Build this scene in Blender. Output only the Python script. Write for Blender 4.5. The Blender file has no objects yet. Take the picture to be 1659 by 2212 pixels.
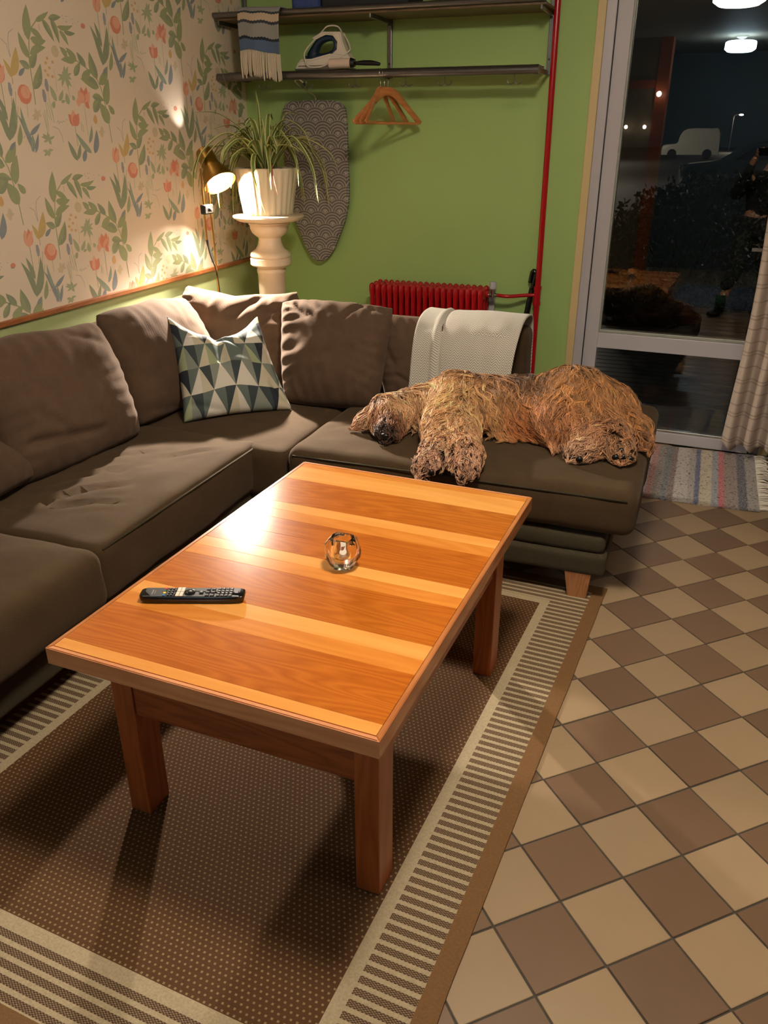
import bpy, bmesh, math, random
import numpy as np
from mathutils import Vector, Matrix, noise as mnoise
random.seed(7); rng = np.random.default_rng(7)
PI = math.pi
SC = bpy.context.scene
COL = SC.collection

# ------------------------------------------------------------------ camera
cam_d = bpy.data.cameras.new('camera'); cam = bpy.data.objects.new('camera', cam_d); COL.objects.link(cam)
CAM = Vector((2.4503, -4.4026, 1.5095))
_right = Vector((0.9365, 0.3507, -0.0005)); _fwd = Vector((-0.3183, 0.8499, -0.4199))
_fwd.normalize(); _right = (_right - _fwd * _right.dot(_fwd)).normalized(); _up = _right.cross(_fwd)
cam.matrix_world = Matrix.Translation(CAM) @ Matrix((( _right.x, _up.x, -_fwd.x), (_right.y, _up.y, -_fwd.y), (_right.z, _up.z, -_fwd.z))).to_4x4()
cam_d.sensor_fit = 'VERTICAL'; cam_d.sensor_height = 36.0; cam_d.lens = 1763.54 / 2212 * 36.0
cam_d.clip_start = 0.02; cam_d.clip_end = 300
SC.camera = cam
# ------------------------------------------------------------------ world, exposure
wd = bpy.data.worlds.new('night_sky'); SC.world = wd; wd.use_nodes = True
wd.node_tree.nodes['Background'].inputs[0].default_value = (0.010, 0.014, 0.016, 1)
wd.node_tree.nodes['Background'].inputs[1].default_value = 0.25
SC.view_settings.view_transform = 'Standard'; SC.view_settings.look = 'None'
SC.view_settings.exposure = 0.0; SC.view_settings.gamma = 1.0; SC.view_settings.use_curve_mapping = False
SC.cycles.use_denoising = True
SC.cycles.max_bounces = 8; SC.cycles.transparent_max_bounces = 16
SC.cycles.sample_clamp_indirect = 6.0
# ------------------------------------------------------------------ lights the room has
def point_light(name, loc, power, col, rad):
    d = bpy.data.lights.new(name, 'POINT'); d.energy = power; d.color = col; d.shadow_soft_size = rad
    o = bpy.data.objects.new(name, d); o.location = loc; COL.objects.link(o); return o




# ------------------------------------------------------------------ helpers
def put(name, me, mat=None, parent=None, local=False, smooth=False):
    o = bpy.data.objects.new(name, me)
    if parent is not None:
        o.parent = parent
        if not local:
            me.transform(parent_world(parent).inverted())
    if mat is not None:
        if isinstance(mat, (list, tuple)):
            for m in mat: me.materials.append(m)
        else: me.materials.append(mat)
    if smooth:
        me.polygons.foreach_set('use_smooth', [True] * len(me.polygons))
        if smooth is not True:
            try: me.set_sharp_from_angle(angle=smooth)
            except Exception: pass
    me.update(); COL.objects.link(o); return o
def parent_world(p):
    m = Matrix.LocRotScale(p.location, p.rotation_euler, p.scale)
    return (parent_world(p.parent) @ m) if p.parent else m
def obj(name, bm, mat=None, parent=None, local=False, smooth=False):
    me = bpy.data.meshes.new(name); bm.to_mesh(me); bm.free()
    return put(name, me, mat, parent, local, smooth)
def thing(name, label, cat, loc=(0, 0, 0), rotz=0, group=None):
    o = bpy.data.objects.new(name, None); o.empty_display_size = 0.05
    o.location = loc; o.rotation_euler = (0, 0, rotz); COL.objects.link(o)
    o['label'] = label; o['category'] = cat
    if group: o['group'] = group
    return o
def tag(o, label, cat, group=None):
    o['label'] = label; o['category'] = cat
    if group: o['group'] = group
    return o
def struct(name, bm, mat, parent=None, smooth=False):
    o = obj(name, bm, mat, parent, smooth=smooth); o['kind'] = 'structure'; return o
def dup(root, loc, rotz, label=None):
    r = root.copy(); COL.objects.link(r); r.location = loc; r.rotation_euler = (0, 0, rotz)
    if label: r['label'] = label
    for ch in list(root.children):
        c = ch.copy(); COL.objects.link(c); c.parent = r
        for g in list(ch.children):
            d = g.copy(); COL.objects.link(d); d.parent = c
    return r
AA = math.radians(40)
def BM(): return bmesh.new()
def box(bm, x0, x1, y0, y1, z0, z1, bev=0, M=None, seg=2):
    r = bmesh.ops.create_cube(bm, size=1.0); vs = r['verts']
    bmesh.ops.scale(bm, vec=(x1 - x0, y1 - y0, z1 - z0), verts=vs)
    bmesh.ops.translate(bm, vec=((x0 + x1) / 2, (y0 + y1) / 2, (z0 + z1) / 2), verts=vs)
    if bev:
        es = list({e for v in vs for e in v.link_edges})
        g = bmesh.ops.bevel(bm, geom=es, offset=bev, segments=seg, affect='EDGES', profile=0.5)
        vs = list(set(g['verts']) | {v for v in vs if v.is_valid})
    if M is not None: bmesh.ops.transform(bm, matrix=M, verts=vs)
    return vs
def mkbox(*a, **k):
    bm = BM(); box(bm, *a, **k); return bm
def frames(pts):
    P = [Vector(p) for p in pts]; n = len(P); T = []
    for i in range(n):
        t = P[min(i + 1, n - 1)] - P[max(i - 1, 0)]
        T.append(t.normalized() if t.length > 1e-9 else Vector((0, 0, 1)))
    a = Vector((0, 0, 1)) if abs(T[0].z) < 0.9 else Vector((1, 0, 0))
    N = [(a - T[0] * a.dot(T[0])).normalized()]
    for i in range(1, n):
        v = N[-1] - T[i] * N[-1].dot(T[i]); N.append(v.normalized() if v.length > 1e-6 else N[-1])
    return P, T, N
def tube(bm, pts, r, seg=10, cap=True, flat=1.0):
    P, T, N = frames(pts); rs = r if isinstance(r, (list, tuple)) else [r] * len(P)
    rings = []
    for p, t, n, rr in zip(P, T, N, rs):
        b = t.cross(n)
        rings.append([bm.verts.new(p + n * (rr * math.cos(2 * PI * k / seg)) + b * (rr * flat * math.sin(2 * PI * k / seg))) for k in range(seg)])
    for i in range(len(rings) - 1):
        for k in range(seg):
            bm.faces.new((rings[i][k], rings[i][(k + 1) % seg], rings[i + 1][(k + 1) % seg], rings[i + 1][k]))
    if cap:
        bm.faces.new(rings[0][::-1]); bm.faces.new(rings[-1])
    return bm
def smooth_path(pts, n=8):
    P = [Vector(p) for p in pts]; out = []
    for i in range(len(P) - 1):
        a, b, c, d = P[max(i - 1, 0)], P[i], P[i + 1], P[min(i + 2, len(P) - 1)]
        for k in range(n):
            t = k / n
            out.append(0.5 * ((2 * b) + (c - a) * t + (2 * a - 5 * b + 4 * c - d) * t * t + (3 * b - a - 3 * c + d) * t ** 3))
    out.append(P[-1]); return out
def lathe(bm, prof, c=(0, 0, 0), seg=32, wob=None, M=None):
    rings = []
    for r, z in prof:
        ring = []
        for k in range(seg):
            a = 2 * PI * k / seg; rr = r * (1 + (wob(a, z) if wob else 0))
            v = Vector((rr * math.cos(a), rr * math.sin(a), z))
            if M is not None: v = M @ v
            ring.append(bm.verts.new(v + Vector(c)))
        rings.append(ring)
    for i in range(len(rings) - 1):
        for k in range(seg):
            try: bm.faces.new((rings[i][k], rings[i][(k + 1) % seg], rings[i + 1][(k + 1) % seg], rings[i + 1][k]))
            except ValueError: pass
    if prof[0][0] > 1e-4: bm.faces.new(rings[0][::-1])
    if prof[-1][0] > 1e-4: bm.faces.new(rings[-1])
    bmesh.ops.remove_doubles(bm, verts=bm.verts, dist=1e-5)
    return bm
def prism(bm, poly, fn0, fn1):
    a = [bm.verts.new(fn0(p)) for p in poly]; b = [bm.verts.new(fn1(p)) for p in poly]
    n = len(poly); bm.faces.new(a[::-1]); bm.faces.new(b)
    for i in range(n): bm.faces.new((a[i], a[(i + 1) % n], b[(i + 1) % n], b[i]))
    return bm
def surf_grid(bm, nu, nv, f, uv=None):
    V = [[bm.verts.new(f(i / nu, j / nv)) for j in range(nv + 1)] for i in range(nu + 1)]
    lay = bm.loops.layers.uv.verify() if uv else None
    for i in range(nu):
        for j in range(nv):
            fa = bm.faces.new((V[i][j], V[i + 1][j], V[i + 1][j + 1], V[i][j + 1]))
            if uv:
                for lp, (a, b) in zip(fa.loops, ((i, j), (i + 1, j), (i + 1, j + 1), (i, j + 1))): lp[lay].uv = (a / nu, b / nv)
    return V
def nz(p, s, sd=0.0): return mnoise.noise(Vector((p[0] * s + sd, p[1] * s - sd, p[2] * s + 2.3 * sd)))

def cushion(corn, T, n=48, p=2.7, wr=0.006, sd=1.0, back=1.0, sag=0.0, pin=0.05, creases=None, rnd=0.0):
    """corners bl, br, tr, tl seen from the front; T full thickness"""
    bl, br, tr, tl = [Vector(c) for c in corn]; bm = BM(); lay = bm.loops.layers.uv.verify()
    nrm = (br - bl).cross(tl - bl).normalized()
    W = (br - bl).length; H = (tl - bl).length
    def pt(u, v, side):
        uu, vv = u * 2 - 1, v * 2 - 1
        # edges bow inwards a little between the corners
        cu = 1 - pin * (1 - vv * vv) ; cv = 1 - pin * (1 - uu * uu)
        if rnd:
            q_ = 1 - rnd * (uu * uu * vv * vv) ** 1.5; cu *= q_; cv *= q_
            cu += 0.035 * nz((vv, sd, 0), 1.7, 4) ; cv += 0.05 * nz((uu, sd, 3), 1.9, 7) * (1 if vv > 0 else 0.2)
        a, b = 0.5 + 0.5 * uu * cu, 0.5 + 0.5 * vv * cv
        P = bl.lerp(br, a).lerp(tl.lerp(tr, a), b)
        if sag: P = P + (bl - tl).normalized() * sag * (1 - uu * uu) ** 1.3 * max(0, vv) ** 2.2
        e = (max(0.0, 1 - abs(uu) ** p) * max(0.0, 1 - abs(vv) ** p)) ** 0.5
        t = T * 0.5 * e * (1 if side > 0 else back)
        w = nz(P, 7, sd) * wr * 1.8 + nz(P, 19, sd) * wr * 0.7
        q = abs(uu) ** 3 + abs(vv) ** 3
        w += wr * 1.1 * math.sin(26 * (uu if abs(vv) > abs(uu) else vv) + 5 * nz(P, 6, sd)) * min(1, q) * e
        if creases and side > 0:
            for (x0, y0, x1, y1, dp, wd_) in creases:
                dx, dy = x1 - x0, y1 - y0; L2 = dx * dx + dy * dy
                s = max(0, min(1, ((uu - x0) * dx + (vv - y0) * dy) / L2))
                d = math.hypot(uu - x0 - s * dx, vv - y0 - s * dy)
                w -= dp * math.exp(-(d / wd_) ** 2) * (1 if 0 < s < 1 else 0.6)
        return P + nrm * side * (t + w * min(1, e * 2))
    F = [[bm.verts.new(pt(i / n, j / n, 1)) for j in range(n + 1)] for i in range(n + 1)]
    B = [[(F[i][j] if i in (0, n) or j in (0, n) else bm.verts.new(pt(i / n, j / n, -1))) for j in range(n + 1)] for i in range(n + 1)]
    for i in range(n):
        for j in range(n):
            for G, rev in ((F, False), (B, True)):
                idx = ((i, j), (i + 1, j), (i + 1, j + 1), (i, j + 1))
                if rev: idx = idx[::-1]
                fa = bm.faces.new([G[a][b] for a, b in idx])
                for lp, (a, b) in zip(fa.loops, idx): lp[lay].uv = (a / n, b / n)
    return bm
def pad(x0, x1, y0, y1, z0, z1, r=0.03, n=26, crown=0.015, wr=0.004, sd=0.0, folds=None, M=None):
    """soft upholstered block"""
    bm = BM(); c = Vector(((x0 + x1) / 2, (y0 + y1) / 2, (z0 + z1) / 2)); h = Vector(((x1 - x0) / 2, (y1 - y0) / 2, (z1 - z0) / 2))
    L = [2 * h.x, 2 * h.y, 2 * h.z]
    def cnt(l): return max(6, min(70, int(l / 0.022)))
    nn = [cnt(l) for l in L]
    def par(i, m):  # denser near the ends
        t = i / m * 2 - 1
        return math.copysign(abs(t) ** 0.8, t)
    for ax in range(3):
        u, v = (ax + 1) % 3, (ax + 2) % 3
        for sg in (-1, 1):
            V = []
            for i in range(nn[u] + 1):
                row = []
                for j in range(nn[v] + 1):
                    q = [0, 0, 0]; q[ax] = sg * h[ax]; q[u] = par(i, nn[u]) * h[u]; q[v] = par(j, nn[v]) * h[v]
                    q = Vector(q); core = Vector([max(-h[k] + r, min(h[k] - r, q[k])) for k in range(3)])
                    d = q - core
                    if d.length > 1e-9:
                        d = d.normalized() * r
                    P = core + d
                    a = (1 - (P.x / h.x) ** 2) * (1 - (P.y / h.y) ** 2)
                    if P.z > 0: P.z += crown * max(0, a) ** 0.6
                    wp = c + P
                    k = wr * (nz(wp, 6, sd) * 1.4 + nz(wp, 15, sd) * 0.5)
                    if folds and P.z > h.z * 0.5:
                        for (fx0, fy0, fx1, fy1, dp, wd_) in folds:
                            dx, dy = fx1 - fx0, fy1 - fy0; L2 = dx * dx + dy * dy
                            s = max(0, min(1, ((wp.x - fx0) * dx + (wp.y - fy0) * dy) / L2))
                            bow = 0.03 * math.sin(s * PI)
                            dd = math.hypot(wp.x - fx0 - s * dx, wp.y - fy0 - s * dy) - bow * 0
                            k -= dp * math.exp(-(dd / wd_) ** 2) * math.sin(max(0.06, s) * PI) ** 0.5
                            k += dp * 0.6 * math.exp(-((dd - wd_ * 1.8) / wd_) ** 2) * math.sin(max(0.06, s) * PI) ** 0.5
                    nv_ = Vector((P.x / h.x ** 1, P.y / h.y, P.z / h.z)); m_ = max(abs(nv_.x), abs(nv_.y), abs(nv_.z))
                    nd = Vector([(1 if abs(nv_[t]) > m_ * 0.94 else 0) * math.copysign(1, nv_[t]) for t in range(3)])
                    if nd.length > 0: nd.normalize()
                    P = P + nd * k
                    wp = c + P
                    if M is not None: wp = M @ wp
                    row.append(bm.verts.new(wp))
                V.append(row)
            for i in range(nn[u]):
                for j in range(nn[v]):
                    f = (V[i][j], V[i + 1][j], V[i + 1][j + 1], V[i][j + 1])
                    bm.faces.new(f if sg > 0 else f[::-1])
    bmesh.ops.remove_doubles(bm, verts=bm.verts, dist=0.0012)
    return bm

# ------------------------------------------------------------------ node helper
class X:
    def __init__(s, nt, v): s.nt = nt; s.v = v
    def _o(s, op, *a):
        n = s.nt.nodes.new('ShaderNodeMath'); n.operation = op
        for k, q in enumerate((s,) + a):
            q = q.v if isinstance(q, X) else q
            if isinstance(q, (int, float)): n.inputs[k].default_value = q
            else: s.nt.links.new(q, n.inputs[k])
        return X(s.nt, n.outputs[0])
    def __add__(s, o): return s._o('ADD', o)
    def __radd__(s, o): return s._o('ADD', o)
    def __sub__(s, o): return s._o('SUBTRACT', o)
    def __mul__(s, o): return s._o('MULTIPLY', o)
    def __rmul__(s, o): return s._o('MULTIPLY', o)
    def __truediv__(s, o): return s._o('DIVIDE', o)
    def fract(s): return s._o('FRACT')
    def floor(s): return s._o('FLOOR')
    def abs(s): return s._o('ABSOLUTE')
    def gt(s, o): return s._o('GREATER_THAN', o)
    def lt(s, o): return s._o('LESS_THAN', o)
    def mn(s, o): return s._o('MINIMUM', o)
    def mx(s, o): return s._o('MAXIMUM', o)
    def sin(s): return s._o('SINE')
    def pw(s, o): return s._o('POWER', o)
    def sqrt(s): return s._o('SQRT')
class Mat:
    def __init__(s, name, rough=0.6, col=(0.5, 0.5, 0.5), **kw):
        s.m = bpy.data.materials.new(name); s.m.use_nodes = True; s.nt = s.m.node_tree
        s.b = s.nt.nodes['Principled BSDF']; s.set('Base Color', (*col, 1)); s.set('Roughness', rough)
        for k, v in kw.items(): s.set(k.replace('_', ' '), v)
    def set(s, k, v):
        i = s.b.inputs[k]
        if isinstance(v, X): s.nt.links.new(v.v, i)
        elif isinstance(v, bpy.types.NodeSocket): s.nt.links.new(v, i)
        else: i.default_value = v
    def coord(s, kind='Object'):
        t = s.nt.nodes.new('ShaderNodeTexCoord'); sp = s.nt.nodes.new('ShaderNodeSeparateXYZ')
        s.nt.links.new(t.outputs[kind], sp.inputs[0]); s.cv = t.outputs[kind]
        return [X(s.nt, sp.outputs[k]) for k in range(3)]
    def vec(s, x, y, z=0.0):
        n = s.nt.nodes.new('ShaderNodeCombineXYZ')
        for k, q in enumerate((x, y, z)):
            if isinstance(q, X): s.nt.links.new(q.v, n.inputs[k])
            else: n.inputs[k].default_value = q
        return n.outputs[0]
    def noise(s, scale, detail=3, vec=None, rough=0.5, kind='Object'):
        n = s.nt.nodes.new('ShaderNodeTexNoise'); n.inputs['Scale'].default_value = scale; n.inputs['Detail'].default_value = detail; n.inputs['Roughness'].default_value = rough
        if vec is None:
            t = s.nt.nodes.new('ShaderNodeTexCoord'); vec = t.outputs[kind]
        s.nt.links.new(vec, n.inputs['Vector']); return X(s.nt, n.outputs[0])
    def wave(s, scale, dist, vec, detail=2, dscale=1.0, rot='X'):
        n = s.nt.nodes.new('ShaderNodeTexWave'); n.bands_direction = rot; n.inputs['Scale'].default_value = scale; n.inputs['Distortion'].default_value = dist
        n.inputs['Detail'].default_value = detail; n.inputs['Detail Scale'].default_value = dscale
        s.nt.links.new(vec, n.inputs['Vector']); return X(s.nt, n.outputs['Fac'])
    def white(s, vec):
        n = s.nt.nodes.new('ShaderNodeTexWhiteNoise'); n.noise_dimensions = '3D'; s.nt.links.new(vec, n.inputs['Vector']); return X(s.nt, n.outputs['Value'])
    def mix(s, f, a, b):
        n = s.nt.nodes.new('ShaderNodeMix'); n.data_type = 'RGBA'; n.clamp_factor = True
        for sock, q in ((n.inputs[0], f), (n.inputs[6], a), (n.inputs[7], b)):
            if isinstance(q, X): s.nt.links.new(q.v, sock)
            elif isinstance(q, bpy.types.NodeSocket): s.nt.links.new(q, sock)
            elif isinstance(q, (int, float)): sock.default_value = q
            else: sock.default_value = (*q, 1)
        return n.outputs[2]
    def ramp(s, f, stops, interp='LINEAR'):
        n = s.nt.nodes.new('ShaderNodeValToRGB'); n.color_ramp.interpolation = interp
        while len(n.color_ramp.elements) < len(stops): n.color_ramp.elements.new(0.5)
        for e, (p, c) in zip(n.color_ramp.elements, stops): e.position = p; e.color = (*c, 1)
        s.nt.links.new(f.v, n.inputs[0]); return n.outputs[0]
    def bump(s, h, strength=0.3, dist=0.002):
        n = s.nt.nodes.new('ShaderNodeBump'); n.inputs['Strength'].default_value = strength; n.inputs['Distance'].default_value = dist
        s.nt.links.new(h.v, n.inputs['Height']); s.nt.links.new(n.outputs[0], s.b.inputs['Normal']); return s
    def attr(s, name):
        n = s.nt.nodes.new('ShaderNodeAttribute'); n.attribute_name = name; return n.outputs['Color']
def simple(name, col, rough=0.5, nscale=0, namt=0.15, **kw):
    m = Mat(name, rough, col, **kw)
    if nscale:
        f = m.noise(nscale, 4)
        m.set('Base Color', m.mix(f, [max(0, c * (1 - namt)) for c in col], [min(1, c * (1 + namt)) for c in col]))
    return m.m
def sr(r, g, b):  # 8-bit sRGB to linear
    f = lambda c: ((c / 255 + 0.055) / 1.055) ** 2.4 if c > 10 else c / 255 / 12.92
    return (f(r), f(g), f(b))
def wood(name, c1, c2, axis='x', rough=0.3, ring=26, coat=0.0, seedoff=0.0, per_obj=True):
    m = Mat(name, rough); x, y, z = m.coord('Object')
    if per_obj:
        oi = m.nt.nodes.new('ShaderNodeObjectInfo'); rnd = X(m.nt, oi.outputs['Random']) * 7.0
    else: rnd = X(m.nt, m.noise(0.01).v) * 0.0
    if axis == 'x': v = m.vec(x * 0.7 + rnd, y * 7.0 + rnd, z * 7.0)
    elif axis == 'y': v = m.vec(y * 0.7 + rnd, x * 7.0 + rnd, z * 7.0)
    else: v = m.vec(z * 0.7 + rnd, x * 7.0 + rnd, y * 7.0)
    n1 = m.noise(1.3, 3, v)
    g = (n1 * ring).fract(); g = (g - 0.5).abs() * 2.0
    fine = m.noise(60, 3, v)
    f = g * 0.6 + fine * 0.55 - 0.1
    m.set('Base Color', m.mix(f, c1, c2)); 
    if coat: m.set('Coat Weight', coat); m.set('Coat Roughness', 0.06)
    m.bump(g, 0.08, 0.0006)
    return m.m
# ------------------------------------------------------------------ the room
ROOM = (0.0, 4.4, -8.6, 0.0, 2.60)
def wallmat(name, col, sd=0.0, bumpy=0.12):
    m = Mat(name, 0.62); x, y, z = m.coord('Object')
    f = m.noise(2.2, 2, m.cv); m.set('Base Color', m.mix(f, [c * 0.93 for c in col], [min(1, c * 1.06) for c in col]))
    m.bump(m.noise(260, 3, m.cv), bumpy, 0.001); return m.m
M_GREEN = wallmat('green_wall_paint', sr(156, 186, 110))
M_PALE = wallmat('pale_green_paint', sr(178, 190, 134))
M_BEIGE = wallmat('beige_wall_paint', sr(120, 108, 84))
M_CEIL = wallmat('ceiling_paint', sr(150, 140, 124))
M_WHITE = simple('white_painted_frame', sr(182, 178, 182), 0.35, 8, 0.03)
M_TRIM = simple('cream_trim_paint', sr(205, 182, 132), 0.5, 10, 0.05)
M_GROUT = simple('dark_grout', sr(70, 66, 58), 0.9, 60, 0.2)

struct('wall_left', mkbox(-0.12, 0, -8.6, 0.12, -0.02, 2.77), M_PALE)
WL = bpy.data.objects['wall_left']
# back wall with the door opening
DX0, DX1, DZ = 1.884, 2.87, 2.44
bm = BM(); box(bm, 0, DX0, 0, 0.16, -0.02, 2.77); box(bm, DX1, 4.4, 0, 0.16, -0.02, 2.77); box(bm, DX0, DX1, 0, 0.16, DZ, 2.62)
struct('wall_back', bm, M_GREEN)
struct('wall_right', mkbox(4.4, 4.52, -8.6, 0.16, -0.02, 2.77), M_BEIGE)
struct('wall_rear', mkbox(-0.12, 4.52, -8.72, -8.6, -0.02, 2.77), wallmat('grey_wall_paint', sr(70, 76, 80)))
struct('ceiling', mkbox(-0.12, 4.52, -8.72, 0.16, 2.75, 2.87), M_CEIL)
struct('wall_partition', mkbox(0, 1.09, -7.0, -6.9, 0, 2.75), M_BEIGE)

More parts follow.
